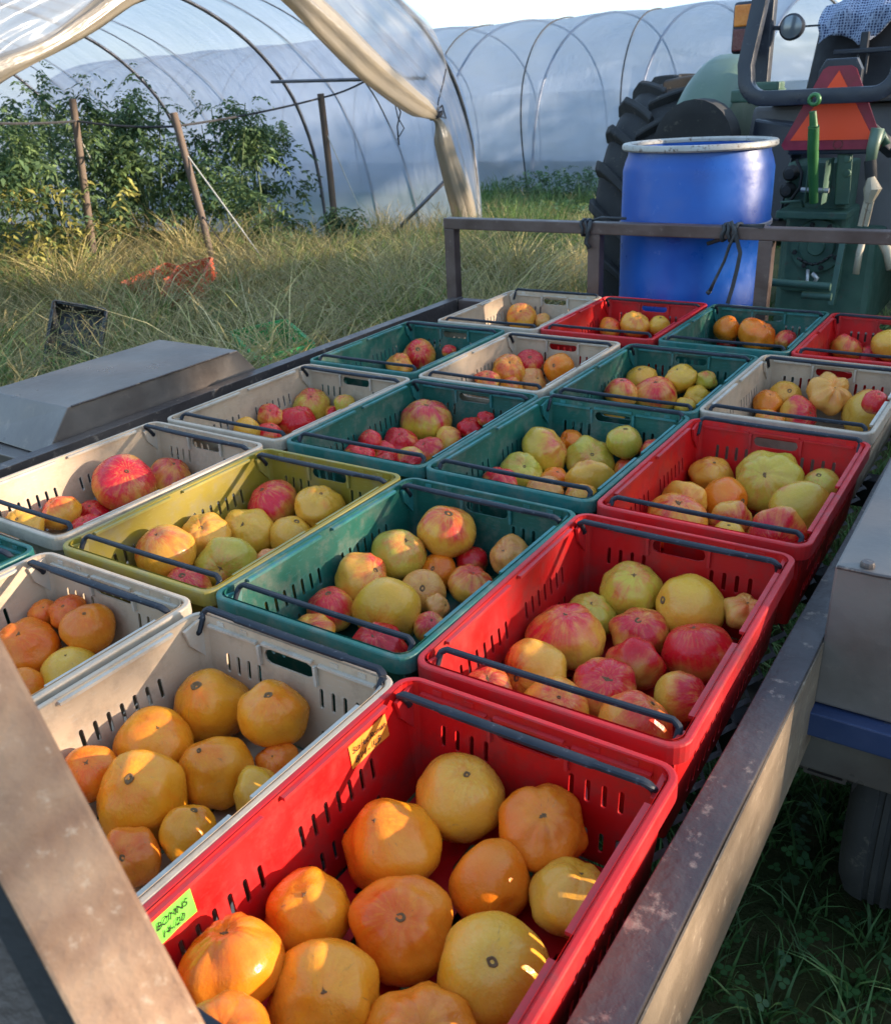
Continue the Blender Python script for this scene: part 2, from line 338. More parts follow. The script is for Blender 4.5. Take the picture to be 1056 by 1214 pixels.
# expanded metal deck: diamonds of flat strand
m=MB(); cw,ch,th=.046,.075,.0045
nx=int(1.86/cw); ny=int(3.14/ch)
for i in range(nx):
    for j in range(ny):
        x=-1.685+i*cw; y=-.40+j*ch
        for (a,b,c,d) in ((0,.5,.5,0),(.5,0,1,.5),(1,.5,.5,1),(.5,1,0,.5)):
            p=Vector((x+a*cw,y+b*ch,DZ-.006)); q=Vector((x+c*cw,y+d*ch,DZ-.001)); s=(q-p).normalized(); w=Vector((-s.y,s.x,.6)).normalized()*th
            m.add([p-w,q-w,q+w,p+w],[(0,1,2,3)])
o=tpart(m,'deck_mesh',MAT['rail'],recalc=False); o['kind']='stuff'
# front rack
tpart(MB().box((-.69,2.80,.230),(2.16,.052,.044)),'rack_top_rail',MAT['rack'],bevel=.004)
for x in (-1.745,-1.078,-.425,.20): tpart(MB().box((x,2.80,.059),(.05,.048,.298)),'rack_post',MAT['rack'],bevel=.004)
# rack_post ends at .208 = underside of the top rail
# fenders
def fender(x0,x1,ya,yb,zt,sl=.07):
    f=thing
    m=MB(); 
    b=[(x0,ya-sl,zt-.11),(x1,ya-sl-.02,zt-.11),(x1,yb+sl+.02,zt-.11),(x0,yb+sl,zt-.11)]
    t=[(x0,ya,zt),(x1,ya,zt),(x1,yb,zt),(x0,yb,zt)]
    return m.hexa(b,t)
lf=tpart(fender(-2.13,-1.752,.835,1.486,.0,.075),'fender',MAT['fender'],bevel=.003); lf['label']='left wheel fender with sloped ends'
tpart(MB().box((-1.95,1.16,-.150),(.36,.92,.07)),'fender_skirt',MAT['fender'],bevel=.003)
# right fender: steep near face, deeper box
m=MB().hexa([(.243,.735,-.195),(.66,.735,-.195),(.66,1.60,-.195),(.243,1.60,-.195)],[(.243,.755,.045),(.66,.755,.045),(.66,1.53,.045),(.243,1.53,.045)])
rf=tpart(m,'fender',MAT['fender'],bevel=.004); rf['label']='right wheel fender, a tall steel box beside the red crates'
m=MB()
for (x,y) in ((.285,.775),(.40,.775),(.285,1.50),(.40,1.50)): m.lathe([(0,.0545),(.009,.0535),(.011,.049),(.011,.045)],(x,y,0),10)
tpart(m,'bolt_heads',MAT['rail'],smooth=True,ang=30)['kind']='stuff'
tpart(MB().tube([(.2465+.002*math.sin(k*1.9),.7535+.0012*math.sin(k*2.7),.044) if False else (.246+k*.0262,.7545+.0010*math.sin(k*2.7),.0445) for k in range(16)],.0032,6),'weld_bead',MAT['rail'],smooth=True)
tpart(MB().tube([(-1.7495,.845+k*.04,.0005+.0006*math.sin(k*2.3)) for k in range(16)],.0030,6),'weld_bead',MAT['rail'],smooth=True)
tpart(MB().box((.452,1.14,-.222),(.43,.86,.045)),'step_plate',MAT['bluesteel'],bevel=.003)
tpart(MB().box((.445,.775,-.297),(.43,.05,.09)),'fender_beam',MAT['fender'],bevel=.004)
m=MB().box((.27,.84,-.385),(.07,.09,.006)).box((.27,.84,-.345),(.07,.09,.006)).box((.238,.84,-.365),(.006,.09,.034)).box((.302,.84,-.365),(.006,.09,.034)); tpart(m,'stake_pocket',MAT['rail'])
m=MB().tube([(.2,.90,-.43),(.34,.90,-.43)],.028,12).tube([(.31,.90,-.43),(.325,.90,-.43)],.045,12); tpart(m,'axle_stub',MAT['rail'],smooth=True,ang=40)
tpart(MB().tube([(-1.98,1.16,-.52),(.5,1.16,-.52)],.035,12),'axle',MAT['blacksteel'],smooth=True,ang=40)
def wheel(x,y,z,rad,w):
    m=MB(); pr=[(rad*.56,-w/2+.01),(rad*.62,-w/2),(rad*.9,-w/2+.003),(rad*.975,-w/2+.018),(rad*.995,-w/2+.035)]
    for k in range(1,6):  # circumferential grooves
        q=-w/2+.035+(w-.07)*k/6; pr+=[(rad,q-.006),(rad-.005,q-.004),(rad-.005,q+.004),(rad,q+.006)]
    pr+=[(rad*.995,w/2-.035),(rad*.975,w/2-.018),(rad*.9,w/2-.003),(rad*.62,w/2),(rad*.56,w/2-.01)]
    m.lathe(pr,(x,y,z),48,'x'); t=tpart(m,'tyre',MAT['rubber'],smooth=True,ang=50)
    m=MB().lathe([(.02,.0),(rad*.3,.0),(rad*.34,-.03),(rad*.5,-.03),(rad*.57,-w/2+.01),(rad*.57,w/2-.01)],(x,y,z),32,'x')
    m.v=[tuple(v) for v in m.v]; r=tpart(m,'rim',MAT['greysteel'],smooth=True,ang=40)
wheel(.405,1.16,-.52,.335,.20); wheel(-1.94,1.16,-.52,.335,.20)
tpart(MB().box((-.74,3.06,-.36),(.07,1.15,.07)).bar((-1.35,2.75,-.36),(-.50,3.80,-.33),.06,.07).bar((-.1,2.75,-.36),(-.50,3.80,-.33),.06,.07),'drawbar',MAT['greysteel'],bevel=.003)
# leaning rusty stake at the near right corner
a=Vector((.101,-.406,.297)); b=Vector((-.024,-.389,.483)); dd=(b-a)
post_lo=a-dd*2.35; post_hi=a+dd*2.1
fw=Vector(CF)
m=MB().bar(post_lo,post_hi,.052,.028,up=(fw-Vector((.85,.25,0))).normalized())
tpart(m,'corner_stake',MAT['postrust'],bevel=.0025)['label']='rusty tan steel stake leaning across the near corner'
side=dd.cross(fw).normalized()
if side.dot(Vector(CR))>0: side=-side
m=MB().bar(post_lo+side*.036+fw*.012,post_hi+side*.036+fw*.012,.013,.03,up=fw); tpart(m,'stake_edge_strip',MAT['blacksteel'])
m=MB().bar(post_lo+side*.072+fw*.03,post_hi+side*.072+fw*.03,.058,.006,up=fw); tpart(m,'stake_flange',MAT['rail'])
# ------------------------------------------------------------------ harvest crates
HX,HY,CH=.2,.286,.185
def wallmap(side):
    # u along the wall (m), v = height (negative down), o = outward offset ; walls taper inward going down
    def inset(v): return .011-.105*v*.9
    if side in('L','R'):
        s=-1 if side=='L' else 1
        return lambda u,v,o:(s*(HX-inset(v)+o),u,v)
    s=-1 if side=='N' else 1
    return lambda u,v,o:(u,s*(HY-inset(v)+o),v)
TH=.0032
def panel(mb,f,u0,u1,v0,v1,holes,clip=None):
    """wall sheet with real stadium shaped slots; clip(u) trims for the corner"""
    us=sorted({u0,u1,*[h[0] for h in holes],*[h[1] for h in holes]})
    vsl=sorted({v0,v1,*[h[2] for h in holes],*[h[3] for h in holes]})
    hs={(round(h[0],5),round(h[2],5)):h for h in holes}
    def quad(a,b,c,d):
        for o in (TH/2,-TH/2):
            mb.add([f(a,c,o),f(b,c,o),f(b,d,o),f(a,d,o)],[(0,1,2,3)])
    # merge columns: per u strip, per v band
    for i in range(len(us)-1):
        a,b=us[i],us[i+1]
        j=0
        while j<len(vsl)-1:
            c,d=vsl[j],vsl[j+1]; key=(round(a,5),round(c,5))
            if key in hs and abs(hs[key][1]-b)<1e-6:
                h=hs[key]; uu,vv=(h[0]+h[1])/2,(h[2]+h[3])/2; hw,hh,p=h[4],h[5],h[6]
                d=h[3]
                while vsl[j+1]<d-1e-9: j+=1
                r=min(hw,hh); K=[]
                for q,(sx,sy) in enumerate(((1,1),(-1,1),(-1,-1),(1,-1))):
                    for w in range(3):
                        an=q*math.pi/2+w*math.pi/4; K.append((uu+sx*(hw-r)+r*math.cos(an),vv+sy*(hh-r)+r*math.sin(an)))
                C4=[(b,vv),(b,h[3]),(uu,h[3]),(uu,h[3]),(a,h[3]),(a,vv),(a,vv),(a,h[2]),(uu,h[2]),(uu,h[2]),(b,h[2]),(b,vv)]
                for o in (TH/2,-TH/2):
                    vs=[f(*k,o) for k in K]+[f(*k,o) for k in C4]
                    mb.add(vs,[(k,(k+1)%12,12+(k+1)%12,12+k) for k in range(12)])
                vs=[f(*k,TH/2) for k in K]+[f(*k,-TH/2) for k in K]
                mb.add(vs,[(k,(k+1)%12,12+(k+1)%12,12+k) for k in range(12)])
            else: quad(a,b,c,d)
            j+=1
def slot(u,v0,v1,w=.0036,cell=.011): return (u-cell,u+cell,v0,v1,w,(v1-v0)/2-.004,0)
def crate_body():
    m=MB(); zb=-CH+.012
    CC=.026 # corner radius
    for s in 'LR':
        f=wallmap(s); hl=[]
        for k in range(16): hl.append(slot(.184-.0235*k-.012,-.100,-.058,cell=.01175))
        for k in range(16): hl.append(slot(.184-.0235*k-.012,-.156,-.118,cell=.01175))
        if s=='L' or True: hl.append((-.0125,.0,-.024,-.008,.0045,.0055,0))
        panel(m,f,-HY+CC+.008,HY-CC-.008,zb,0,hl)
    for s in 'NF':
        f=wallmap(s); hl=[]
        for g in (-1,1):
            for k in range(4):
                u=g*(.0625+.0225*k); hl.append(slot(u,-.092,-.050,cell=.01125)); hl.append(slot(u,-.160,-.122,cell=.01125))
        hl.append((-.051,.051,-.046,-.018,.049,.012,0))
        panel(m,f,-HX+CC+.008,HX-CC-.008,zb,0,hl)
    # rounded corners
    for sx in(-1,1):
        for sy in(-1,1):
            rows=[]
            for v in (0,-.05,-.1,-.15,zb):
                ins=.011-.105*v*.9
                for o in (TH/2,):
                    cx=HX-CC-.008; cy=HY-CC-.008; rx=HX-ins-cx; ry=HY-ins-cy
                    rows.append([(sx*(cx+(rx+o)*math.sin(a)),sy*(cy+(ry+o)*math.cos(a)),v) for a in [math.pi/2*k/5 for k in range(6)]])
            m.grid(rows)
            m.grid([[(x-sx*TH*.7,y-sy*TH*.7,z) for x,y,z in r] for r in rows])
    # rim: rounded rectangle swept profile with outer lip
    def outline(off,n=6,cr=.030):
        pts=[]
        for q,(sx,sy) in enumerate(((1,1),(-1,1),(-1,-1),(1,-1))):
            for k in range(n+1):
                a=q*math.pi/2+math.pi/2*k/n
                pts.append((sx*(HX-cr)+(cr-off)*math.cos(a),sy*(HY-cr)+(cr-off)*math.sin(a)))
        return pts
    prof=[(.002,-.028),(0,-.028),(0,-.003),(.001,-.0008),(.003,0),(.0085,0),(.0105,-.0008),(.0118,-.003),(.0118,-.012)]
    rings=[[(x,y,z) for x,y in outline(o)] for o,z in prof]; n=len(rings[0])
    vs=[v for r in rings for v in r]; m.add(vs,[(i*n+j,i*n+(j+1)%n,(i+1)*n+(j+1)%n,(i+1)*n+j) for i in range(len(rings)-1) for j in range(n)])
    # wide ledges along the sides between the handles, with a centre notch and stepped ends
    for s in(-1,1):
        for (a,b) in ((-.212,-.022),(.012,.212)): m.box((s*.1843,(a+b)/2,-.0050),(.0105,b-a,.005))
    # relief ledges on the end walls
    for s in(-1,1):
        for (a,b) in ((-.165,-.062),(-.05,.05),(.062,.165)):
            zz=-.0115 if a==-.05 else -.0145
            m.box(((a+b)/2,s*.2705,zz),(b-a,.009,.004))
        m.box((-.056,s*.2665,-.033),(.005,.006,.034)).box((.056,s*.2665,-.033),(.005,.006,.034))
        for x in (-.14,-.09,.09,.14): m.box((x,s*.2735,-.007),(.014,.004,.007))
    # pivot plates and rivets near each corner
    for sx in(-1,1):
        for sy in(-1,1):
            m.add([(sx*.184,sy*.272,-.004),(sx*.184,sy*.232,-.012),(sx*.1835,sy*.238,-.040),(sx*.182,sy*.268,-.075),
                   (sx*.178,sy*.270,-.004),(sx*.178,sy*.232,-.012),(sx*.1775,sy*.238,-.040),(sx*.176,sy*.266,-.075)],[(0,1,2,3),(7,6,5,4),(0,4,5,1),(1,5,6,2),(2,6,7,3),(3,7,4,0)])
    # floor with drainage slots
    fl=lambda u,v,o:(u,v,zb+o)
    hx,hy=.183-.0945*CH,.269-.0945*CH
    hl=[]
    for i in range(7):
        for j in range(5): hl.append((-.15+i*.043,-.15+i*.043+.036,-.235+j*.095,-.235+j*.095+.07,.0045,.026,0))
    panel(m,fl,-hx,hx,-hy,hy,hl)
    # foot ring + outside ribs
    m.box((0,-hy+.01,-CH+.006),(2*hx-.02,.012,.012)).box((0,hy-.01,-CH+.006),(2*hx-.02,.012,.012)).box((-hx+.01,0,-CH+.006),(.012,2*hy-.034,.012)).box((hx-.01,0,-CH+.006),(.012,2*hy-.034,.012))
    for s in(-1,1):
        for y in (-.16,0,.16): m.add([(s*.1995,y-.002,-.026),(s*.1995,y+.002,-.026),(s*.185,y+.002,-.028),(s*.185,y-.002,-.028),(s*.183,y-.002,-.085),(s*.183,y+.002,-.085)],[(0,1,2,3),(0,3,4),(1,5,2),(0,4,5,1)])
    return m
BODY=crate_body().mesh('harvest_crate_body',merge=2e-5)
def handle_mesh(kind):
    # U shaped bar pivoting on the side walls. kind 'in' = swung over the opening, 'rim' = resting outward on the end rim
    yb,zb_,= (.236,.0045) if kind!='rim' else (.2785,.0065)
    py,pz=.2575,-.028
    x=.1775; thin=kind=='near'
    if thin: yb,zb_=.236,.0045
    pts=[(-x,py,pz),(-x,(py+yb)/2,(pz+zb_)/2)]
    for k in range(5):
        a=math.pi/2*k/4; pts.append((-x+.010*(1-math.cos(a)),yb+(py-yb)*.18*(1-k/4),zb_-.008*(1-k/4)))
    L=[Vector(p) for p in pts]
    mid=[Vector((u,yb,zb_-.0014*math.cos(u*9))) for u in (-.13,-.11,-.105,-.03,.03,.105,.11,.13)]
    Rr=[Vector((-p.x,p.y,p.z)) for p in reversed(L)]
    pts=L+mid+Rr
    wd=[.0058]*len(L)+[.0058,.0058,.0075,.0075,.0075,.0075,.0058,.0058]+[.0058]*len(L)
    m=MB(); ring=[]; n=8; k=len(pts)
    for i,p in enumerate(pts):
        t=(pts[min(i+1,k-1)]-pts[max(i-1,0)]).normalized(); up=Vector((0,0,1)) if abs(t.z)<.8 else Vector((0,1,0))
        s=t.cross(up).normalized(); u=s.cross(t); w=.0046 if thin else wd[i]; h=.0040
        for (a,b) in ((1,.5),(.6,1),(-.6,1),(-1,.5),(-1,-.5),(-.6,-1),(.6,-1),(1,-.5)): ring.append(p+s*w*a+u*h*b)
    fs=[(i*n+j,i*n+(j+1)%n,(i+1)*n+(j+1)%n,(i+1)*n+j) for i in range(k-1) for j in range(n)]+[tuple(range(n)),tuple((k-1)*n+j for j in range(n))]
    m.add(ring,fs)
    for s in(-1,1): m.tube([(s*.176,py,pz),(s*.192,py,pz)],.0055,10)
    return m.mesh('handle_'+kind,smooth=True,ang=35)
HND={k:handle_mesh(k) for k in ('in','rim','near')}
CRATES={ # name: x,y,yaw,colour,far handle,label,short
'A':(-.0147,-.0276,-.0036,'red','in','red crate of large orange tomatoes nearest the camera, with two tape stickers','the nearest red crate'),
'D':(-.0264,.5675,.0095,'red','in','second red crate, of red striped tomatoes, directly behind the stickered red crate','the second red crate'),
'E':(-.0185,1.1715,-.0021,'red','rim','third red crate, beside the right fender, of greenish and pink tomatoes','the third red crate'),
'F':(-.0234,1.7885,-.0107,'beige','in','beige crate behind the three red ones, holding a deeply lobed tomato','the farthest-right beige crate'),
'G':(.0443,2.3891,0,'red','in','farthest right red crate against the rack, cut by the photo edge','the farthest-right red crate'),
'B':(-.4114,-.043,-.0082,'beige','rim','beige crate of golden orange tomatoes left of the stickered red crate','the nearest beige crate'),
'C':(-.4253,.5641,-.0046,'teal','in','nearest full teal crate, beside the second red crate','teal crate beside olive'),
'J':(-.4217,1.1808,-.008,'teal','rim','teal crate beside the fender-side red crate, handle resting on its far rim','the central teal crate'),
'K':(-.4209,1.7637,-.0025,'teal','in','teal crate of yellow tomatoes beside the beige crate with lobed tomato','the yellow-fruited teal crate'),
'L':(-.36,2.3924,.0025,'teal','in','farthest teal crate, in front of the blue drum beside a rack post','the drum-side teal crate'),
'P':(-.8267,-.0279,.0065,'beige','in','beige crate of orange tomatoes half hidden by the rusty stake','beige crate behind stake'),
'H':(-.8277,.5632,.0098,'olive','in','only olive green crate, with yellow and pink tomatoes','the olive crate'),
'N':(-.8237,1.1794,.0086,'teal','in','teal crate directly behind the olive crate','teal crate behind olive'),
'M':(-.8402,1.7611,.0089,'beige','in','beige crate behind two teal ones, with five orange tomatoes','the central beige crate'),
'R':(-.773,2.3879,.0078,'red','in','red crate at the front rack between beige and teal crates','red crate by rack'),
'Q':(-1.2415,-.032,.004,'teal','in','empty teal crate corner at the far left edge of the photo','the empty teal crate'),
'S':(-1.241,.5792,-.0091,'beige','in','beige crate at the left rail, with a cherry sized tomato on top','the leftmost beige crate'),
'T':(-1.2282,1.1708,.0038,'beige','in','beige crate beside the left fender, with spotted red tomatoes','the fender-side beige crate'),
'U':(-1.258,1.7712,.0132,'teal','in','teal crate at the left rail with only three tomatoes in view','the left-rail teal crate'),
'V':(-1.1735,2.3695,.0063,'beige','rim','farthest left beige crate, under the rack corner','the rack-corner beige crate'),
}
CG='harvest crates lined up on the trailer'
crate_obj={}
for n,(x,y,a,c,far,lab,sh) in CRATES.items():
    t=thing('harvest_crate',(x,y,0),lab,'crate',CG,a); crate_obj[n]=t
    o=bpy.data.objects.new('crate_body',BODY); COL.objects.link(o); o.parent=t
    if not BODY.materials: BODY.materials.append(MAT['red'])
    o.material_slots[0].link='OBJECT'; o.material_slots[0].material=MAT[c]
    for k,(kind,rz) in enumerate(((far,0),('near',math.pi))):
        h=link('carry_handle',HND[kind],None,t); h.rotation_euler[2]=rz
        if not HND[kind].materials: HND[kind].materials.append(MAT['handle'])
        h.rotation_euler[0]=random.uniform(-.012,.012); h.location.x=random.uniform(-.001,.001)
# stickers on the inner left wall of the near red crate
def sticker(name,mat,ya,yb,za,zb_,lines,lab):
    t=crate_obj['A']; m=MB(); P=[]
    wf=wallmap('L')
    g=[[Vector(wf(ya+(yb-ya)*i/6,za+(zb_-za)*j/3,-TH/2-.0012-.0006*math.sin(i*1.3+j))) for j in range(4)] for i in range(7)]
    g2=[[v+Vector((-.0009,0,0)) for v in r] for r in g]
    m.grid(g).grid(g2)
    s=m.build(name,mat,t,smooth=True); s['label']=lab
    for (txt,yo,zo,sz,rot) in lines:
        cu=bpy.data.curves.new('lettering','FONT'); cu.body=txt; cu.size=sz; cu.shear=.25; cu.extrude=.00025; cu.align_x='CENTER'; cu.align_y='CENTER'; cu.space_character=.95; cu.offset=-.0001
        tmp=bpy.data.objects.new('tmp_text',cu); COL.objects.link(tmp); me=bpy.data.meshes.new_from_object(tmp.evaluated_get(bpy.context.evaluated_depsgraph_get())); bpy.data.objects.remove(tmp)
        o=link('lettering',me,MAT['ink'],s)
        # the wall faces +x : text x axis runs along -y .. seen from +x left-to-right is +y
        p=Vector(wf((ya+yb)/2+yo,(za+zb_)/2+zo,-TH/2-.0028)); o.location=p
        o.rotation_euler=(math.pi/2,0,math.pi/2); o.rotation_euler[1]=rot
        o.scale=(1,1,1)
sticker('tape_sticker',MAT['stick_o'],.134,.213,-.052,-.018,[('Scarlet Roman',0,.006,.0125,.04),('8/14 - 1LB',-.006,-.008,.0135,.0)],'orange tape with handwriting')
sticker('tape_sticker',MAT['stick_g'],-.186,-.130,-.046,-.012,[('BOMNS',-.001,.005,.0125,0),('14-/20',-.003,-.008,.0125,0)],'green tape with handwriting')
# ------------------------------------------------------------------ tomatoes
def tomato_mesh(k,nl=5,lob=.03,fl=.78,dim=.13,irr=.05,crease=.03,pear=0):
    r=random.Random(k); nu,nv=40,26; off=Vector((k*7.3,k*3.1,0)); ph=[r.uniform(0,6.28) for _ in range(4)]
    vs=[]; fs=[]
    def pos(u,v):
        d=Vector((math.sin(v)*math.cos(u),math.sin(v)*math.sin(u),math.cos(v)))
        s=math.sin(v)
        rr=1+irr*mnoise.noise(d*1.3+off)*1.6+irr*.5*mnoise.noise(d*2.9+off)
        lobe=math.cos(nl*u+ph[0]+.4*math.sin(2*u+ph[1]))
        rr+=lob*s*s*lobe-crease*(max(0,-lobe)**3)*math.exp(-((v-.65)/.45)**2)
        rr+=.35*crease*math.cos((2*nl+1)*u+ph[2])*math.exp(-((v-.55)/.28)**2)
        p=d*rr; z=p.z*fl
        z-=dim*math.exp(-(s/.20)**2)*(1 if d.z>0 else -.8)
        if pear: z+=pear*max(0,d.z)**2; p.x*=1-.25*pear*max(0,d.z); p.y*=1-.25*pear*max(0,d.z)
        return (p.x,p.y*(1-.0),z)
    vs.append(pos(0,1e-4))
    for i in range(1,nv):
        for j in range(nu): vs.append(pos(2*math.pi*j/nu,math.pi*i/nv))
    vs.append(pos(0,math.pi-1e-4)); L=len(vs)-1
    for j in range(nu):
        fs.append((0,1+j,1+(j+1)%nu)); fs.append((L,1+(nv-2)*nu+(j+1)%nu,1+(nv-2)*nu+j))
    for i in range(nv-2):
        for j in range(nu): a=1+i*nu+j; b=1+i*nu+(j+1)%nu; fs.append((a,a+nu,b+nu,b))
    top=vs[0][2]
    me=MB().add(vs,fs).mesh('tomato_skin',smooth=True,recalc=True); return me,top
TM=[tomato_mesh(1,5,.010,.82,.10,.05,.008),tomato_mesh(2,6,.022,.76,.13,.09,.03),tomato_mesh(3,4,.010,.88,.07,.06,.006),tomato_mesh(4,7,.022,.74,.15,.08,.045),
    tomato_mesh(5,6,.02,.74,.12,.10,.04),tomato_mesh(6,5,.008,.86,.08,.05,.006),tomato_mesh(7,8,.024,.72,.15,.09,.055),tomato_mesh(8,5,.03,.76,.12,.12,.035)]
TLOB=[tomato_mesh(21,6,.10,.74,.2,.08,.16),tomato_mesh(22,5,.12,.72,.18,.1,.14)]
THRT=[tomato_mesh(31,4,.014,.84,.03,.10,.008,.16),tomato_mesh(32,3,.02,.86,.02,.11,.008,.12)]
def scar_mesh(k):
    r=random.Random(k); m=MB(); n=22; top=[]; 
    for j in range(n):
        a=2*math.pi*j/n; q=(.062 if k%2 else .045)*(1+1.1*max(0,math.cos((3+k%3)*a+k+.8*math.sin(a+k)))**2*r.uniform(.4,1.1)+r.uniform(-.3,.3))
        top.append((q*math.cos(a),q*math.sin(a)))
    def dz(x,y): return .13*(1-math.exp(-((x*x+y*y)/.04)))
    vs=[(0,0,.012)]+[(x*.5,y*.5,.014+dz(x*.5,y*.5)) for x,y in top]+[(x,y,.004+dz(x,y)) for x,y in top]+[(x*.9,y*.9,-.03) for x,y in top]
    fs=[(0,1+j,1+(j+1)%n) for j in range(n)]+[(1+j,1+n+j,1+n+(j+1)%n,1+(j+1)%n) for j in range(n)]+[(1+n+j,1+2*n+j,1+2*n+(j+1)%n,1+n+(j+1)%n) for j in range(n)]
    return m.add(vs,fs).mesh('stem_scar',smooth=True)
def ring_scar(k):
    r=random.Random(k+77); m=MB(); n=18; rows=[]
    def dz(q): return .13*(1-math.exp(-(q*q/.04)))
    ph=r.uniform(0,6); w=[r.uniform(.75,1.3) for _ in range(n)]
    for q,h in ((.0,-.004),(.030,-.002),(.048,.010),(.070,.014),(.092,.006),(.10,-.03)):
        rows.append([((q*(1+.18*math.sin(2*a+ph))*(1 if q<.05 else w[j]**.35))*math.cos(a),(q*(w[j]**.35 if q>=.05 else 1))*math.sin(a),dz(q)+h*(1 if q<.09 else 1)) for j,a in enumerate([2*math.pi*j/n for j in range(n)])])
    vs=[v for g in rows for v in g]; fs=[(i*n+j,i*n+(j+1)%n,(i+1)*n+(j+1)%n,(i+1)*n+j) for i in range(len(rows)-1) for j in range(n)]
    return m.add(vs,fs).mesh('stem_scar',smooth=True)
SC=[scar_mesh(0),ring_scar(1),scar_mesh(3),ring_scar(2),ring_scar(4),scar_mesh(4),ring_scar(5)]
for s in SC: s.materials.append(MAT['scar'])
for t,_ in TM+TLOB+THRT: t.materials.append(MAT['tom_o'])
KINDS={ # base colour, blush colour, blush amount, words, multi
'o':((.78,.185,.008),(.74,.11,.005),-.05,'bright orange',0),
'y':((.74,.36,.022),(.74,.17,.010),-.55,'yellow',1),
'g':((.78,.265,.010),(.76,.16,.006),-.35,'golden orange',0),
'r':((.78,.16,.012),(.70,.085,.01),.0,'deep orange',0),
'p':((.76,.36,.045),(.62,.016,.028),.48,'pink and yellow',1),
'q':((.80,.33,.025),(.64,.04,.02),.02,'orange red streaked',1),
'l':((.46,.38,.035),(.64,.14,.04),-.25,'greenish yellow',1),
't':((.56,.38,.03),(.60,.03,.04),.15,'greenish yellow tomato with pink crown',1),
'd':((.62,.14,.035),(.56,.008,.014),1.1,'deep red',1),
'c':((.72,.30,.075),(.68,.16,.05),.0,'pale peach',1),
'v':((.74,.34,.07),(.74,.20,.05),-.1,'pale peach lobed',1),
}
TOM={
'A':"544,945,55,y 467,1005,60,g 647,983,53,o 582,1047,52,o 676,1060,54,y 478,1101,63,o 584,1151,68,y 366,1084,52,g 279,1147,64,o 381,1187,70,g 500,1238,70,o 240,1265,60,o",
'B':"248,839,47,g 327,857,41,g 183,883,46,g 258,918,45,g 329,892,26,r 300,937,32,y 109,920,35,o 166,955,56,g 157,1003,37,r 223,990,34,g 40,960,44,g",
'P':"32,771,42,o 54,727,18,r 84,728,23,r 108,753,33,o 89,790,34,y 39,812,24,o",
'H':"326,601,33,p 378,604,30,y 301,629,33,y 350,633,28,y 244,642,32,q 274,663,36,l 199,666,37,q 214,690,30,p 305,668,22,c",
'S':"137,583,38,p 202,566,27,p 118,603,20,d 79,612,24,q 28,626,26,y 92,621,20,p",
'C':"528,637,36,q 473,658,34,l 521,673,24,o 557,664,20,d 430,694,36,q 501,702,28,c 604,660,25,c 559,694,28,q 519,720,16,c 461,727,43,y 388,729,30,p 375,745,30,q 450,765,34,d 504,742,20,p 548,742,20,q",
'D':"747,700,37,t 704,728,30,l 669,755,47,p 819,722,42,y 757,750,35,p 882,727,26,v 749,791,36,d 827,774,43,d 636,800,42,q 721,819,41,p 806,826,32,p 577,817,30,p 655,840,42,q 749,860,46,q",
'E':"842,563,26,q 906,574,40,l 972,577,24,l 863,593,30,o 940,602,38,t 812,597,28,q 803,615,37,q 865,618,27,p 922,631,34,p 863,634,20,y",
'J':"649,539,32,t 677,527,17,o 703,544,30,l 727,537,22,l 620,561,27,l 654,568,18,o 698,570,30,q 596,571,22,p 645,583,24,c 688,590,22,q 739,551,16,q 761,532,15,p",
'N':"507,505,31,t 524,520,21,p 472,529,22,p 507,535,21,p 437,527,15,d 430,538,19,p 459,538,18,p 559,507,16,d 576,497,11,d 485,549,20,p 457,549,16,d",
'T':"374,482,22,t 409,479,13,l 345,500,24,d 328,494,15,p 392,490,13,p 293,511,18,q 319,516,17,p",
'U':"498,421,20,p 474,435,17,q 533,416,9,p",
'M':"605,439,20,q 630,434,17,p 663,437,19,o 630,451,18,c 578,453,16,p 606,460,14,q",
'K':"761,454,20,y 802,456,20,y 783,465,26,p 736,467,20,p 832,454,13,l 826,467,18,y 728,489,14,q 812,481,13,y",
'F':"930,474,21,y 979,475,26,v 911,479,18,o 952,489,24,p 1025,489,30,p 911,497,18,q 1044,478,16,d",
'G':"1006,414,18,p 1047,411,20,y 1025,419,14,p",
'L':"862,395,16,o 897,398,24,o 930,403,14,p 862,403,12,d",
'R':"755,385,18,q 780,386,13,y 723,389,14,q",
'V':"621,376,18,q 641,379,10,c",
}
ORD=['first','second','third','fourth','fifth','sixth','seventh']
def sc_pix(p):
    d=np.array(p)-CAM; return 528+FOC*(d@CR)/(d@CF),607-FOC*(d@CU)/(d@CF),d@CF
seedn=0
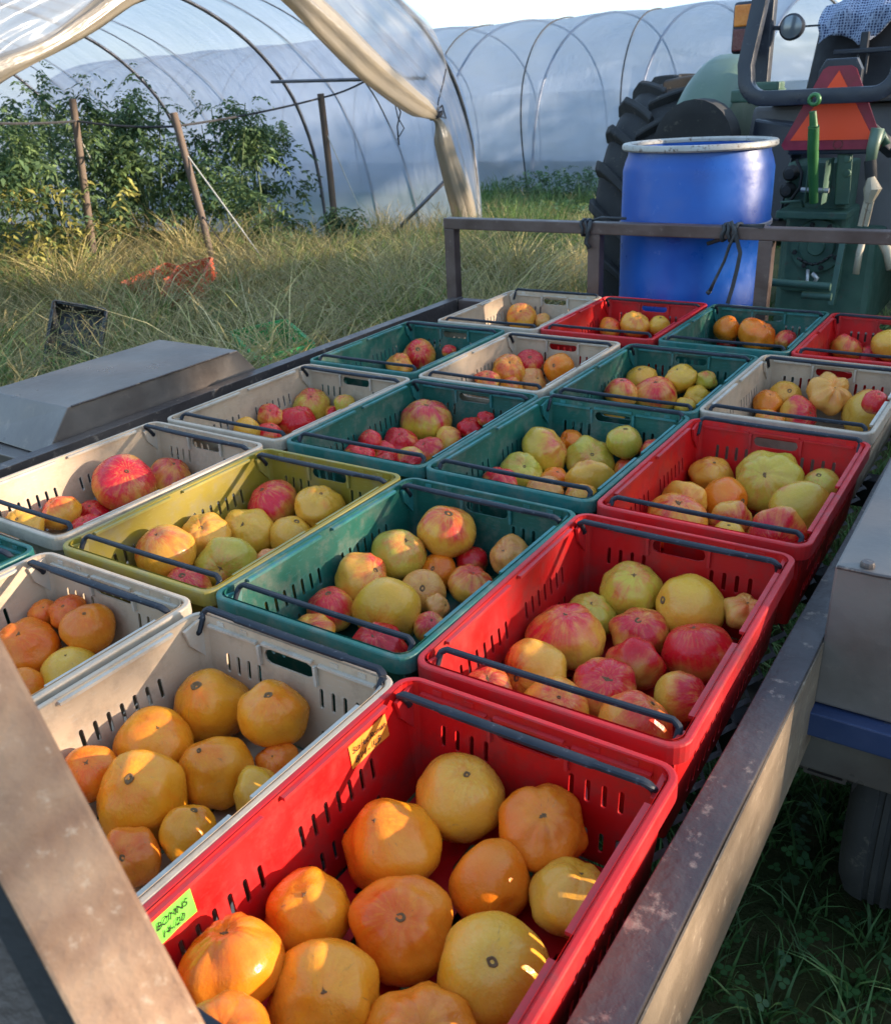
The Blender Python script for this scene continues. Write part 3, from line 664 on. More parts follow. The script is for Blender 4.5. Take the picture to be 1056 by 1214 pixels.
for cn,s in TOM.items():
    x0,y0,yaw,_,_,_,short=CRATES[cn]; L=[]
    for t in s.split():
        px,py,rp,k=t.split(','); px,py,rp=float(px),float(py),float(rp)
        zf=-.168; Rr=.05; z=-.125
        for _ in range(8):
            w=meas(px,py,'z',z); Rr=rp*sc_pix(w)[2]/FOC; z=max(zf+.82*Rr,-.125)
        while z<-.03:
            w=meas(px,py,'z',z); lx,ly=w.x-x0,w.y-y0; ins=.016-.0945*z
            if abs(lx)+Rr*.93<=HX-ins and abs(ly)+Rr*.93<=HY-ins+.004: break
            z+=.004
        w=meas(px,py,'z',z); Rr=rp*sc_pix(w)[2]/FOC; w.x-=x0; w.y-=y0; ins=.016-.0945*z
        lim=HX-ins-Rr*.9; w.x=max(-lim,min(lim,w.x)); lim=HY-ins-Rr*.9; w.y=max(-lim,min(lim,w.y))
        L.append([w.x,w.y,z,Rr,k,px,py,rp])
    # settle: push interpenetrating fruit apart a little
    for _ in range(30):
        for i in range(len(L)):
            for j in range(i):
                a,b=L[i],L[j]; d=np.array(a[:3])-np.array(b[:3]); d[2]*=1.15; q=np.linalg.norm(d); m_=(a[3]+b[3])*.90
                if q<m_ and q>1e-6:
                    e=d/q*(m_-q)*.25; e[2]*=.6
                    for c in range(3): a[c]+=e[c]; b[c]-=e[c]
        for a in L:
            ins=.016-.0945*a[2]
            for c,H in ((0,HX),(1,HY)): lim=H-ins-a[3]*.9; a[c]=max(-lim,min(lim,a[c]))
            a[2]=max(a[2],-.168+.8*a[3]); a[2]=min(a[2],-.012-.45*a[3])
    # rows for naming
    order=sorted(range(len(L)),key=lambda i:L[i][6]); rows=[]
    for i in order:
        if rows and L[i][6]-np.mean([L[q][6] for q in rows[-1]])<.72*L[i][7]: rows[-1].append(i)
        else: rows.append([i])
    nm={}
    for ri,r in enumerate(rows):
        rn='back' if ri==0 else ('front' if ri==len(rows)-1 else ORD[ri])
        r.sort(key=lambda i:L[i][5])
        for q,i in enumerate(r):
            if len(r)==1: nm[i]=f'alone in {rn} row'
            elif q==0: nm[i]=f'leftmost in {rn} row'
            elif q==len(r)-1: nm[i]=f'rightmost in {rn} row'
            else: nm[i]=f'{ORD[q]} from left in {rn} row'
    for i,(lx,ly,z,Rr,k,px,py,rp) in enumerate(L):
        base,bl,am,words,multi=KINDS[k]; seedn+=1; rg=random.Random(seedn*13+5)
        lobed=(k=='v'); heart=k=='g' and cn in 'AB' and i%3!=2
        me,top=rg.choice(TLOB if lobed else THRT if heart else TM)
        w2=words if 'tomato' in words else words+' tomato'
        
        if k=='r' or rp<16: w2='small '+w2
        if len(w2.split())>5: w2='greenish pink crowned tomato'
        lab=f'{w2}, {nm[i]} of {short}'
        # all texture work is in unit-fruit space, so the root is the skin itself
        o=bpy.data.objects.new('tomato',me); COL.objects.link(o)
        o.material_slots[0].link='OBJECT'; o.material_slots[0].material=MAT['tom_m' if multi else 'tom_o']
        jit=lambda c,a:tuple(max(0,min(1,v*rg.uniform(1-a,1+a))) for v in c)
        hue=rg.uniform(-.5,.5)
        bb=(base[0],base[1]*(1+.16*hue),base[2]*(1+.4*hue))
        o.color=jit(bb,.04)+(1,); o['blush']=float(am+rg.uniform(-.25,.25)); o['blush_colour']=[float(v) for v in jit(bl,.12)]; o['seed']=float(rg.uniform(0,60))
        ca,sa=math.cos(yaw),math.sin(yaw)
        o.location=(x0+lx*ca-ly*sa,y0+lx*sa+ly*ca,z)
        sq=rg.uniform(.96,1.0)
        o.scale=(Rr*.985,Rr*.985*sq,Rr*.985*rg.uniform(.98,1.12))
        # pole leans any way, more often toward the open top and the camera side
        tilt=abs(rg.gauss(.30,.30)); az=rg.uniform(0,6.283)
        if rg.random()<.16: tilt=rg.uniform(1.0,1.7)
        ax=Vector((math.sin(tilt)*math.cos(az)+.22,math.sin(tilt)*math.sin(az)-.28,math.cos(tilt))).normalized()
        o.rotation_mode='QUATERNION'; q=ax.to_track_quat('Z','Y'); 
        from mathutils import Quaternion
        o.rotation_quaternion=q@Quaternion((0,0,1),rg.uniform(0,6.283))
        tag(o,lab,'tomato','tomatoes in '+short)
        c=link('stem_scar',SC[rg.randrange(7)],None,o); c.location=(0,0,top+.0); s_=rg.uniform(.55,1.45) if Rr>.035 else .8; c.scale=(s_,s_,1)
# ------------------------------------------------------------------ drum
BC=Vector((-.80,3.125,0)); BZ=-.335; BT=.515
drum=thing('plastic_drum',(BC.x,BC.y,BZ),'open topped blue plastic drum with a pale rim band, strapped behind the front rack','drum')
def dp(mb,name,m,**k):
    mb.v=[tuple(Vector(v)-drum.location) for v in mb.v]; return mb.build(name,m,drum,**k)
c0=(BC.x,BC.y,0); RB=.287
pr=[(.0,BZ),(RB-.03,BZ),(RB-.008,BZ+.02),(RB,BZ+.06),(RB,-.10),(RB+.004,-.085),(RB,-.07),(RB+.001,.20),(RB+.006,.22),(RB+.001,.24),(RB,.42),(RB-.008,.45),(RB-.018,.475),(RB-.02,.50),
    (RB-.028,.50),(RB-.028,.46),(RB-.012,.42),(RB-.008,.1),(RB-.01,BZ+.02),(0,BZ+.015)]
dp(MB().lathe(pr,c0,64),'drum_body',MAT['drum'],smooth=True,ang=50)
pr=[(RB-.027,.502),(RB-.027,.512),(RB-.02,.518),(RB+.001,.518),(RB+.006,.512),(RB+.006,.500),(RB+.0,.494),(RB-.012,.494),(RB-.014,.502)]
dp(MB().lathe(pr,c0,64,close=True),'rim_band',MAT['drumrim'],smooth=True,ang=40)
pr=[(RB+.0012,.208),(RB+.0085,.213),(RB+.0085,.225),(RB+.0012,.231)]
dp(MB().lathe(pr,c0,64),'moulded_ring',MAT['drumring'],smooth=True,ang=40)
# straps tied round the rack rail
def ribbon(pts,w,th,nrm=(0,-1,0)):
    m=MB(); pts=[Vector(p) for p in pts]; k=len(pts); vs=[]
    for i,p in enumerate(pts):
        t=(pts[min(i+1,k-1)]-pts[max(i-1,0)]).normalized(); s=t.cross(Vector(nrm)).normalized()*w/2; u=s.cross(t).normalized()*th/2
        vs+=[p-s-u,p+s-u,p+s+u,p-s+u]
    fs=[(i*4+j,i*4+(j+1)%4,(i+1)*4+(j+1)%4,(i+1)*4+j) for i in range(k-1) for j in range(4)]+[(0,1,2,3),((k-1)*4,(k-1)*4+1,(k-1)*4+2,(k-1)*4+3)]
    return m.add(vs,fs)
def loop(x,w,seed,off=.006):
    h=.022+off; d=.026+off; q=[]
    for j in range(17):
        a=2*math.pi*j/16; rr=1/max(abs(math.cos(a)),abs(math.sin(a)))**.75
        q.append((x+w*(j/16-.5)+.004*math.sin(j*2+seed),2.80+d*math.cos(a)*rr,.230+h*math.sin(a)*rr))
    return q
st=thing('tie_strap',(-.55,2.80,.23),'black rubber strap knotted on the rack rail in front of the drum, both tails hanging','strap','rubber straps on the rack')
def sp(mb,name,parent,**k):
    mb.v=[tuple(Vector(v)-parent.location) for v in mb.v]; return mb.build(name,MAT['strap'],parent,**k)
m=MB()
for i,x in enumerate((-.575,-.555,-.535)): m.tube(loop(x,.028 if i%2 else -.022,i),.0075,6)
sp(m,'strap_wrap',st,smooth=True)
A=lambda px,py,y=2.762:meas(px,py,'y',y)
m=MB().tube([A(866,262),A(872,275),A(864,292),A(858,310),A(848,330),A(841,345,2.755)],[.006,.0065,.006,.0055,.0055,.007],6).tube([A(841,345,2.755),A(838,348,2.755)],.009,6)
sp(m,'strap_tail',st,smooth=True)
m=ribbon([A(868,266),A(872,280),A(877,300),A(873,320),A(868,340),A(862,360)],.014,.004); sp(m,'strap_tail',st)
m=MB().tube([A(876,268,2.80),A(905,268,2.77),A(890,272,2.80),A(862,281,2.815),A(838,289,2.82)],.008,6); sp(m,'strap_end',st,smooth=True)
s2=thing('tie_strap',(-1.09,2.80,.23),'black rubber strap wrapped round the rack corner post left of the drum','strap','rubber straps on the rack')
m=MB()
for i,x in enumerate((-1.125,-1.105)): m.tube(loop(x,.03,i+4),.006,6)
m.tube([A(700,262,2.80),A(712,258,2.79),A(742,259,2.80)],.0055,6).tube([A(700,262),A(697,275),A(694,288),A(699,294)],.008,6)
sp(m,'strap_wrap',s2,smooth=True)
# ------------------------------------------------------------------ tractor
TX,TYR=-.46,4.93
tr=thing('tractor',(TX,TYR,GZ),'old green tractor seen from behind with black roll bar and orange triangle emblem','tractor')
def tp(mb,name,m,parent=None,**k):
    mb.v=[tuple(Vector(v)-tr.location) for v in mb.v]; return mb.build(name,MAT[m],parent or tr,**k)
def rear_wheel(xc):
    RZ=GZ+.81; y=TYR; w=.47; Rt=.765
    m=MB().lathe([(.42,-w/2+.05),(.50,-w/2),(.62,-w/2-.01),(.71,-w/2+.02),(Rt-.02,-w/2+.06),(Rt,-.1),(Rt+.005,0),(Rt,.1),(Rt-.02,w/2-.06),(.71,w/2-.02),(.62,w/2+.01),(.50,w/2),(.42,w/2-.05)],(xc,y,RZ),64,'x')
    ty=tp(m,'tyre','rubber',smooth=True,ang=50)
    for sd in(-1,1):
        for k in range(22):
            a0=2*math.pi*(k+(.5 if sd>0 else 0))/22; vsb=[];vst=[]
            n=5; m=MB(); secs=[]
            for i in range(n+1):
                t=i/n; xx=xc+sd*(-.025+t*(w/2+.025)); a=a0-t*.30+.05*t*t; wd=.030+.006*t; rt=Rt+.045-.012*t*t-(.05 if t>.95 else 0); rb=Rt-.03-.04*t
                c,s_=math.cos(a),math.sin(a); tang=(-s_,c)
                P=lambda r,o:(xx,y+r*c+o*tang[0],RZ+r*s_+o*tang[1])
                secs.append([P(rb,-wd*1.25),P(rb,wd*1.25),P(rt,wd*.75),P(rt,-wd*.75)])
            vs=[p for q in secs for p in q]; m.add(vs,[(i*4+j,i*4+(j+1)%4,(i+1)*4+(j+1)%4,(i+1)*4+j) for i in range(n) for j in range(4)]+[(0,1,2,3),tuple(n*4+j for j in range(4))])
            tp(m,'tread_lug','rubber',ty,bevel=.006,seg=1)
    m=MB().lathe([(.0,-.03),(.16,-.03),(.18,.02),(.36,.05),(.40,-.16),(.43,-.19)],(xc,y,RZ),40,'x'); tp(m,'wheel_rim','greenpale',smooth=True,ang=40)
rear_wheel(-1.52); rear_wheel(.60)
for o in list(tr.children):
    for c in o.children: c.location=(0,0,0)
def fenderarc(x0,x1):
    m=MB(); RZ=GZ+.81; P=[];Q=[]
    for i in range(17):
        a=R(97+i*5.0); r=.90; c,s_=math.cos(a),math.sin(a)
        rowo=[];
        for k in range(9):
            t=k/8; x=x0+(x1-x0)*t; rr=r-.055*(2*t-1)**4-(.0)
            rowo.append((x,TYR-rr*(-c) if False else TYR+rr*c,RZ+rr*s_))
        P.append(rowo); Q.append([(x,TYR+(y-TYR)*.985,RZ+(z-RZ)*.985) for x,y,z in rowo])
    m.grid(P).grid(Q)
    tp(m,'fender','greenpale',smooth=True)
    # inner wall of the fender
    m=MB(); xi=x1 if abs(x1-TX)<abs(x0-TX) else x0
    P=[[ (xi,TYR+r*math.cos(R(97+i*5.0)),RZ+r*math.sin(R(97+i*5.0))) for r in (.45,.86)] for i in range(17)]
    m.grid(P); tp(m,'fender_side','greenpale')
fenderarc(-1.36,-1.06); fenderarc(.14,.44)
m=MB().lathe([(.0,-.02),(.26,-.02),(.30,.0),(.33,.05),(.33,.10)],(-1.13,4.42,.40),32,'y'); 
# black half disc standing in for the dark space beneath the fender
m=MB(); P=[]
for i in range(13):
    a=R(i*15); P.append([(-1.17+.20*math.cos(a)*s,4.12+.10*t,.44+.21*math.sin(a)*s) for (s,t) in ((.0,0),(.62,0),(.70,-.03),(.95,-.03),(1,0),(1,1.5))])
tp(MB().grid(P),'fender_flap','rubber',smooth=True,ang=40)
# platform, rear panel
tp(MB().hexa([(-.98,4.20,.02),(.06,4.20,.02),(.06,5.3,.02),(-.98,5.3,.02)],[(-.94,4.32,.60),(.02,4.32,.60),(.02,5.3,.60),(-.94,5.3,.60)]),'rear_platform','tgrey',bevel=.02)
tp(MB().box((-.46,4.55,.625),(.80,.60,.04)),'seat_platform','tgrey',bevel=.012)
tp(MB().hexa([(-.93,4.18,.10),(-.70,4.05,.10),(-.66,4.2,.10),(-.93,4.3,.10)],[(-.90,4.22,.55),(-.66,4.08,.52),(-.62,4.22,.52),(-.9,4.34,.55)]),'black_bracket','rops',bevel=.012)
tp(MB().box((-.45,5.9,.25),(.52,1.6,.62)),'bonnet','green',bevel=.06)
tp(MB().box((-.45,4.75,-.15),(.42,1.6,.45)),'gearbox','green',bevel=.03)
tp(MB().tube([(-1.3,TYR,-.04),(.38,TYR,-.04)],.11,20),'rear_axle','green',smooth=True,ang=40)
for x in (-1.15,.23):
    m=MB().lathe([(.10,-.11),(.30,-.12),(.36,-.07),(.37,0),(.36,.07),(.30,.12),(.10,.11)],(x,6.9,GZ+.37),32,'x'); tp(m,'front_wheel','rubber',smooth=True,ang=40)
tp(MB().box((-.46,6.9,GZ+.40),(1.2,.12,.12)),'front_axle','green',bevel=.02)
# seat
m=MB(); P=[]
for i in range(11):
    t=i/10; z=.66+t*.42; hw=.27*(1-.12*t)*math.sqrt(max(0,1-max(0,(t-.62)/.38)**2.4)) if t>.62 else .27*(1-.12*t)
    row=[]
    for j in range(17):
        a=2*math.pi*j/16; ca,sa=math.cos(a),math.sin(a)
        row.append((-.50+max(hw,.03)*math.copysign(abs(ca)**.6,ca),4.62+.10*t+.065*math.copysign(abs(sa)**.7,sa),z))
    P.append(row)
m.grid(P); m.add(P[-1][:16],[tuple(range(16))]); tp(m,'seat_back','seat',smooth=True,ang=60)
tp(MB().box((-.50,4.95,.69),(.50,.45,.12)),'seat_cushion','seat',bevel=.04,seg=3,smooth=True)
m=MB().box((-.50,4.50,.82),(.26,.05,.022)).box((-.50,4.50,.86),(.035,.04,.08)).box((-.52,4.50,.77),(.012,.02,.10)).box((-.48,4.50,.77),(.012,.02,.10)); tp(m,'seat_adjuster','rops',bevel=.005)
# checked cloth over the seat (rests on it: its own thing)
cl=MB(); P=[]
for i in range(25):
    u=i/24; row=[]
    for j in range(21):
        v=j/20; x=-.72+.40*u
        top=1.07-.10*max(0,abs(x+.50)/.27)**2.2
        tipx=1-abs(x+.515)/.21; dn=.05+.20*max(0,tipx) + (.10 if u<.3 else 0)*(1-u/.3)
        if v<.35: y=4.82-.16*(v/.35); z=top+.012
        else:
            w=(v-.35)/.65; y=4.66-.012-.11*min(1,w*2.2)+.012*math.sin(x*46+w*3)-.018*w; z=top+.012-dn*w
        row.append((x+.01*math.sin(v*9+u*4),y+.01*math.sin(u*21),z+.010*math.sin(u*17+v*6)))
    P.append(row)
cl.grid(P); clo=cl.build('checked_cloth',MAT['cloth'],smooth=True); tag(clo,'blue and white checked cloth draped over the black tractor seat','cloth')
so_=clo.modifiers.new('s','SOLIDIFY'); so_.thickness=.004
# folded roll bar
yU=3.70
pts=[]
def arc(c,r,a0,a1,n=6): return [(c[0]+r*math.cos(R(a0+(a1-a0)*k/n)),c[1]+r*math.sin(R(a0+(a1-a0)*k/n))) for k in range(n+1)]
q=[(-.755,1.30),(-.785,1.00)]+[(-.815,.78)]+arc((-.72,.735),.088,180,270)+arc((-.30,.735),.088,270,360)+[(-.205,.80),(-.23,1.0),(-.26,1.30)]
yy=lambda z:3.70+max(0,z-.66)*.10
pts=[(x,yy(z),z) for x,z in q]
m=MB(); vs=[]; k=len(pts)
for i,p in enumerate(pts):
    p=Vector(p); t=(Vector(pts[min(i+1,k-1)])-Vector(pts[max(i-1,0)])).normalized(); n_=Vector((0,1,0)); s_=t.cross(n_).normalized()*.030; n_=n_*.032; vs+=[p-s_-n_,p+s_-n_,p+s_+n_,p-s_+n_]
m.add(vs,[(i*4+j,i*4+(j+1)%4,(i+1)*4+(j+1)%4,(i+1)*4+j) for i in range(k-1) for j in range(4)]+[(0,1,2,3),tuple((k-1)*4+j for j in range(4))])
tp(m,'folded_roll_bar','rops',bevel=.008,smooth=True,ang=40)
for x in (-.865,-.08): tp(MB().box((x,4.12,1.05),(.085,.07,.86)),'roll_bar_post','rops',bevel=.01)
m=MB().bar((-.85,4.10,1.32),(-.76,3.76,1.30),.05).bar((-.10,4.10,1.32),(-.255,3.76,1.30),.05); tp(m,'hinge_link','rops',bevel=.006)
tp(MB().box((-.85,4.06,.655),(.22,.12,.055)).box((-.80,4.04,.69),(.12,.10,.04)),'valve_block','green',bevel=.01)
# lamp housing
L0=meas(883,33,'y',3.95)
m=MB(); m.box(L0,(.098,.07,.205)); lh=tp(m,'lamp_housing','rops',bevel=.02,seg=3,smooth=True)
tp(MB().box(L0+Vector((0,-.036,.047)),(.08,.016,.085)),'amber_lens','amber',lh,bevel=.006)
tp(MB().box(L0+Vector((0,-.036,-.048)),(.08,.016,.088)),'red_lens','redlens',lh,bevel=.006)
for c in lh.children: c.location=(0,0,0)
tp(MB().bar(L0+Vector((.04,.0,0)),(-.87,4.1,L0.z),.02),'lamp_bracket','rops')
L1=meas(938,32,'y',4.1)
m=MB().lathe([(0,-.012),(.045,-.010),(.055,0),(.052,.03),(.03,.055),(0,.06)],L1,24,'y')
wl=tp(m,'work_lamp','rops',smooth=True,ang=40)
m=MB().lathe([(0,-.016),(.03,-.0155),(.046,-.0125)],L1,24,'y'); tp(m,'lamp_glass','lampglass',wl,smooth=True)
for c in wl.children: c.location=(0,0,0)
tp(MB().bar(L1+Vector((-.05,.03,0)),(-.87,4.12,L1.z+.005),.018).bar(L1+Vector((.05,.03,0)),L1+Vector((.11,.05,.0)),.008),'lamp_arm','rops')
# slow moving vehicle emblem
E=lambda px,py,y:meas(px,py,'y',y)
ye=3.80
def poly(pts,y,th): return MB().add([(p[0],y,p[1]) for p in pts]+[(p[0],y+th,p[1]) for p in pts],[tuple(range(len(pts)))[::-1],tuple(range(len(pts),2*len(pts)))]+[(i,(i+1)%len(pts),len(pts)+(i+1)%len(pts),len(pts)+i) for i in range(len(pts))])
Z0,Z1=.435,.745; cx=-.455
tp(poly([(cx-.205,Z0+.02),(cx-.19,Z0),(cx+.19,Z0),(cx+.205,Z0+.02),(cx+.065,Z1),(cx+.045,Z1+.012),(cx-.045,Z1+.012),(cx-.065,Z1)],ye,.006),'emblem_border','smvb')
ZI0=Z0+.038
tp(poly([(cx-.168,ZI0),(cx+.168,ZI0),(cx,Z1-.005)],ye-.004,.003),'emblem_triangle','smv')
tp(MB().lathe([(.016,0),(.021,0)],(cx+.03,ye-.003,Z0+.021),20,'y'),'emblem_mark','redlens')
tp(poly([(cx-.085,.62),(cx+.085,.62),(cx+.085,.74),(cx+.06,.785),(cx-.06,.785),(cx-.085,.74)],ye+.012,.05),'emblem_hood','rops',bevel=.006)
tp(MB().bar((cx-.21,4.1,.40),(cx-.10,ye+.02,.60),.05).bar((cx+.21,4.1,.40),(cx+.13,ye+.02,.52),.05).box((cx,ye+.04,.44),(.36,.04,.05)),'emblem_bracket','rops',bevel=.006)
# top link
tl=[meas(964,240,'y',3.66),meas(963,180,'y',3.60),meas(964,150,'y',3.56),meas(963,132,'y',3.55),meas(965,118,'y',3.55)]
m=MB().tube(tl[:3],[.018,.023,.022],12).tube(tl[2:4],[.017,.014],12); tk=tp(m,'top_link','greenbright',smooth=True,ang=40)
m=MB().lathe([(.012,-.018),(.024,-.016),(.027,0),(.024,.016),(.012,.018)],tl[4],16,'y',close=True); tp(m,'ball_end','greenbright',smooth=True)
y3=3.86
def pl(px0,py0,px1,py1,y,dep,mat,name,bev=.006):
    a=meas(px0,py1,'y',y); b=meas(px1,py0,'y',y); return tp(MB().box(((a.x+b.x)/2,y+dep/2,(a.z+b.z)/2),(b.x-a.x,dep,b.z-a.z)),name,mat,bevel=bev)
pl(922,250,1005,345,3.92,.3,'green','differential_housing',.02)
pl(926,192,1008,262,3.94,.25,'green','hydraulic_housing',.015)
pl(918,252,1004,259,3.80,.16,'green','hitch_shelf')
m=MB()
c=meas(968,292,'y',3.90)
m.lathe([(0,-.03),(.035,-.03),(.04,-.015),(.075,-.015),(.08,-.005),(.115,-.005),(.12,.02)],c,28,'y'); tp(m,'power_takeoff_cover','green',smooth=True,ang=35)
for k in range(8):
    a=k*math.pi/4+.3; tp(MB().lathe([(0,-.012),(.010,-.011),(.012,0)],c+Vector((.098*math.cos(a),-.006,.098*math.sin(a))),8,'y'),'bolt','blacksteel')
pl(952,188,959,242,3.70,.16,'green','top_link_bracket',.004); pl(972,190,979,243,3.70,.16,'green','top_link_bracket',.004)
tp(MB().tube([meas(949,225,'y',3.72),meas(982,226,'y',3.72)],.011,10),'hitch_pin','greysteel',smooth=True,ang=40)
m=MB(); a=meas(998,345,'y',3.80); 
tp(MB().hexa([meas(988,243,'y',3.84),meas(1006,243,'y',3.84),meas(1006,243,'y',3.95),meas(988,243,'y',3.95)],[meas(994,158,'y',3.84),meas(1012,160,'y',3.84),meas(1012,160,'y',3.95),meas(994,158,'y',3.95)]),'rocker_bracket','green',bevel=.006)
for py in (166,188,205): tp(MB().lathe([(0,-.012),(.014,-.011),(.016,0)],meas(1004,py,'y',3.84),10,'y'),'bracket_bolt','green')
tp(MB().hexa([meas(980,362,'y',3.70),meas(987,362,'y',3.70),meas(989,362,'y',3.8),meas(982,362,'y',3.8)],[meas(995,283,'y',3.80),meas(1003,282,'y',3.80),meas(1004,282,'y',3.9),meas(996,283,'y',3.9)]),'stay_plate','green',bevel=.003)
# hydraulic couplers and hoses
for (px,py) in ((936,206),(932,226)):
    tp(MB().lathe([(0,-.02),(.022,-.018),(.026,0),(.034,.01),(.034,.04)],meas(px,py,'y',3.88),16,'y'),'hydraulic_coupler','blacksteel',smooth=True,ang=40)
tp(MB().tube([meas(944,190,'y',3.85),meas(950,205,'y',3.80),meas(948,222,'y',3.80),meas(938,236,'y',3.84),meas(930,244,'y',3.86)],.007,8),'hydraulic_hose','rubber',smooth=True)
tp(MB().tube([meas(925,240,'y',3.8),meas(950,238,'y',3.78),meas(952,245,'y',3.8)],.006,6),'coupler_rod','green',smooth=True)
# right lift arm: shaft, turnbuckle, lower fork
m=MB().tube([meas(1040,152,'y',3.72),meas(1034,175,'y',3.72),meas(1031,195,'y',3.72)],[.026,.024,.020],12); tp(m,'lift_rod','greenpale',smooth=True)
tp(MB().tube([meas(1037,172,'y',3.74),meas(1046,160,'y',3.78),meas(1050,172,'y',3.78)],.018,10),'lift_arm_end','green',smooth=True)
m=MB().tube([meas(1031,190,'y',3.72),meas(1032,212,'y',3.72)],.024,12); tp(m,'lift_collar','rubber',smooth=True,ang=40)
m=MB(); 
m.tube([meas(1032,210,'y',3.70),meas(1034,224,'y',3.70),meas(1029,240,'y',3.70)],[.014,.036,.018],8).bar(meas(1027,236,'y',3.70),meas(1019,268,'y',3.70),.018,.02).bar(meas(1033,238,'y',3.70),meas(1026,268,'y',3.70),.016,.02)
tp(m,'lift_fork','ochre',smooth=True,ang=40)
tp(MB().tube([meas(1024,278,'y',3.70),meas(1018,300,'y',3.68),meas(1014,325,'y',3.66)],.014,8),'lower_link','ochre',smooth=True)
tp(MB().tube([meas(1045,285,'y',3.75),meas(1052,300,'y',3.72),meas(1056,320,'y',3.7)],.02,8),'stabiliser_bar','ochre',smooth=True)
# drawbar assembly
tp(MB().tube([meas(905,334,'y',3.60),meas(984,340,'y',3.60)],.017,12),'draw_tube','green',smooth=True,ang=40)
tp(MB().tube([meas(950,350,'y',3.60),meas(985,352,'y',3.60)],.016,12),'draw_tube','green',smooth=True,ang=40)
tp(MB().tube([meas(957,320,'y',3.70),meas(956,338,'y',3.66)],.007,6).tube([meas(962,324,'y',3.72),meas(968,330,'y',3.72),meas(964,336,'y',3.72)],.010,6),'linch_pin','greysteel',smooth=True)
# chain of links hanging round the cover
for k in range(7):
    p=meas(945+k*6,306+8*math.sin(k/6*math.pi),'y',3.80); q=meas(951+k*6,306+8*math.sin((k+1)/6*math.pi),'y',3.80)
    tp(MB().tube([p,p.lerp(q,.5)+Vector((0,-.004,.004)),q],.006,6),'chain_link','blacksteel',smooth=True)
bpy.context.view_layer.update()
# ------------------------------------------------------------------ plastic tunnels (axes run along x)
PROF=[(3.50,-.87),(3.48,-.45),(3.43,.0),(3.33,.38),(3.12,.80),(2.80,1.14),(2.35,1.45),(1.75,1.70),(1.0,1.87),(0,1.95)]
PROF=[(y,z) for y,z in PROF]
def prof(yc,k=1,fine=4):
    half=PROF+[(-y,z) for y,z in PROF[-2::-1]]
    out=[]
    for i in range(len(half)-1):
        p0=half[max(i-1,0)];p1=half[i];p2=half[i+1];p3=half[min(i+2,len(half)-1)]
        for j in range(fine):
            t=j/fine
            f=lambda a,b,c,d:.5*((2*b)+(-a+c)*t+(2*a-5*b+4*c-d)*t*t+(-a+3*b-3*c+d)*t**3)
            out.append((yc+k*f(p0[0],p1[0],p2[0],p3[0]),f(p0[1],p1[1],p2[1],p3[1])))
    out.append((yc+k*half[-1][0],half[-1][1])); return out
def tunnel(label,yc,xa,xb,hoops,filmname,nx):
    t=thing('high_tunnel',((xa+xb)/2,yc,GZ),label,'greenhouse tunnel','plastic tunnels side by side')
    L=Vector(t.location); pf=prof(yc); off=lambda v:(v[0]-L.x,v[1]-L.y,v[2]-L.z)
    P=[]
    hs=sorted(hoops)
    for i in range(nx+1):
        x=xa+(xb-xa)*i/nx; d=min(abs(x-h) for h in hs); sag=.045*min(1,d/.8)**1.5
        row=[]
        for k,(y,z) in enumerate(pf):
            w=.012*mnoise.noise(Vector((x*.9,y*2,z*2)))+.02*mnoise.noise(Vector((x*.3,y,z+9)))
            q=Vector((0,y-yc,z+.2)); nrm=q.normalized(); p=Vector((x,y,z))-nrm*(sag-w) if z>-.8 else Vector((x,y,z))
            row.append(off(p))
        P.append(row)
    MB().grid(P).build('plastic_cover',MAT[filmname],t,smooth=True)
    for h in hoops:
        m=MB().tube([off((h,yc+(y-yc)*.992,z-.02)) for y,z in pf],.021,8); m.build('hoop',MAT['hoop'],t,smooth=True)
    return t,off
h1=[-5.02,-7.25,-9.45,-11.7,-13.9,-16.1,-18.3,-20.5]
t1,off1=tunnel('open ended plastic tunnel with tomato rows inside, nearer of the two',5.0,-20.6,-5.0,h1,'film',70)
h2=[-3.55+.0-i*1.72 for i in range(11)]
t2,off2=tunnel('long closed plastic tunnel behind, beyond the grass strip',16.9,-20.8,-3.5,h2,'film',80)
# far end wall of the near tunnel, and both end walls of the second
def endwall(t,off,x,yc,name):
    pf=prof(yc); n=len(pf); P=[]
    for k in range(n//2+1):
        y0,z0=pf[k]; y1,z1=pf[n-1-k]; P.append([off((x+.03*math.sin(j*1.3+k*.7),y0+(y1-y0)*j/12,z0+(z1-z0)*j/12)) for j in range(13)])
    MB().grid(P).build(name,MAT['film2'],t,smooth=True)
endwall(t1,off1,-20.6,5.0,'end_wall'); endwall(t2,off2,-20.8,16.9,'end_wall')
# lacing cords over the plastic: run from ground on one side over the ridge, leaning between hoops
def on_surface(px,py,yc,side=1,out=.03):
    d=CF+(px-528)/FOC*CR-(py-607)/FOC*CU; pf=prof(yc,1,6); best=None
    for t_ in np.arange(3,40,.01):
        p=CAM+t_*d; y=p[1]; z=p[2]
        # signed test: inside profile?
        r=math.hypot(y-yc,z+.87)
        a=math.atan2(z+.87,(y-yc)); 
        ins=inside(y-yc,z)
        if best is None: best=ins
        if ins!=best: return Vector(p)
    return None
_P=PROF+[(-y,z) for y,z in PROF[-2::-1]]
def inside(y,z):
    y=abs(y)
    for i in range(len(PROF)-1):
        (y0,z0),(y1,z1)=PROF[i],PROF[i+1]
        if z0<=z<=z1: return y<y0+(y1-y0)*(z-z0)/(z1-z0)
    return z<PROF[0][1]+.5 and z>-2 and y<3.5 and z<0
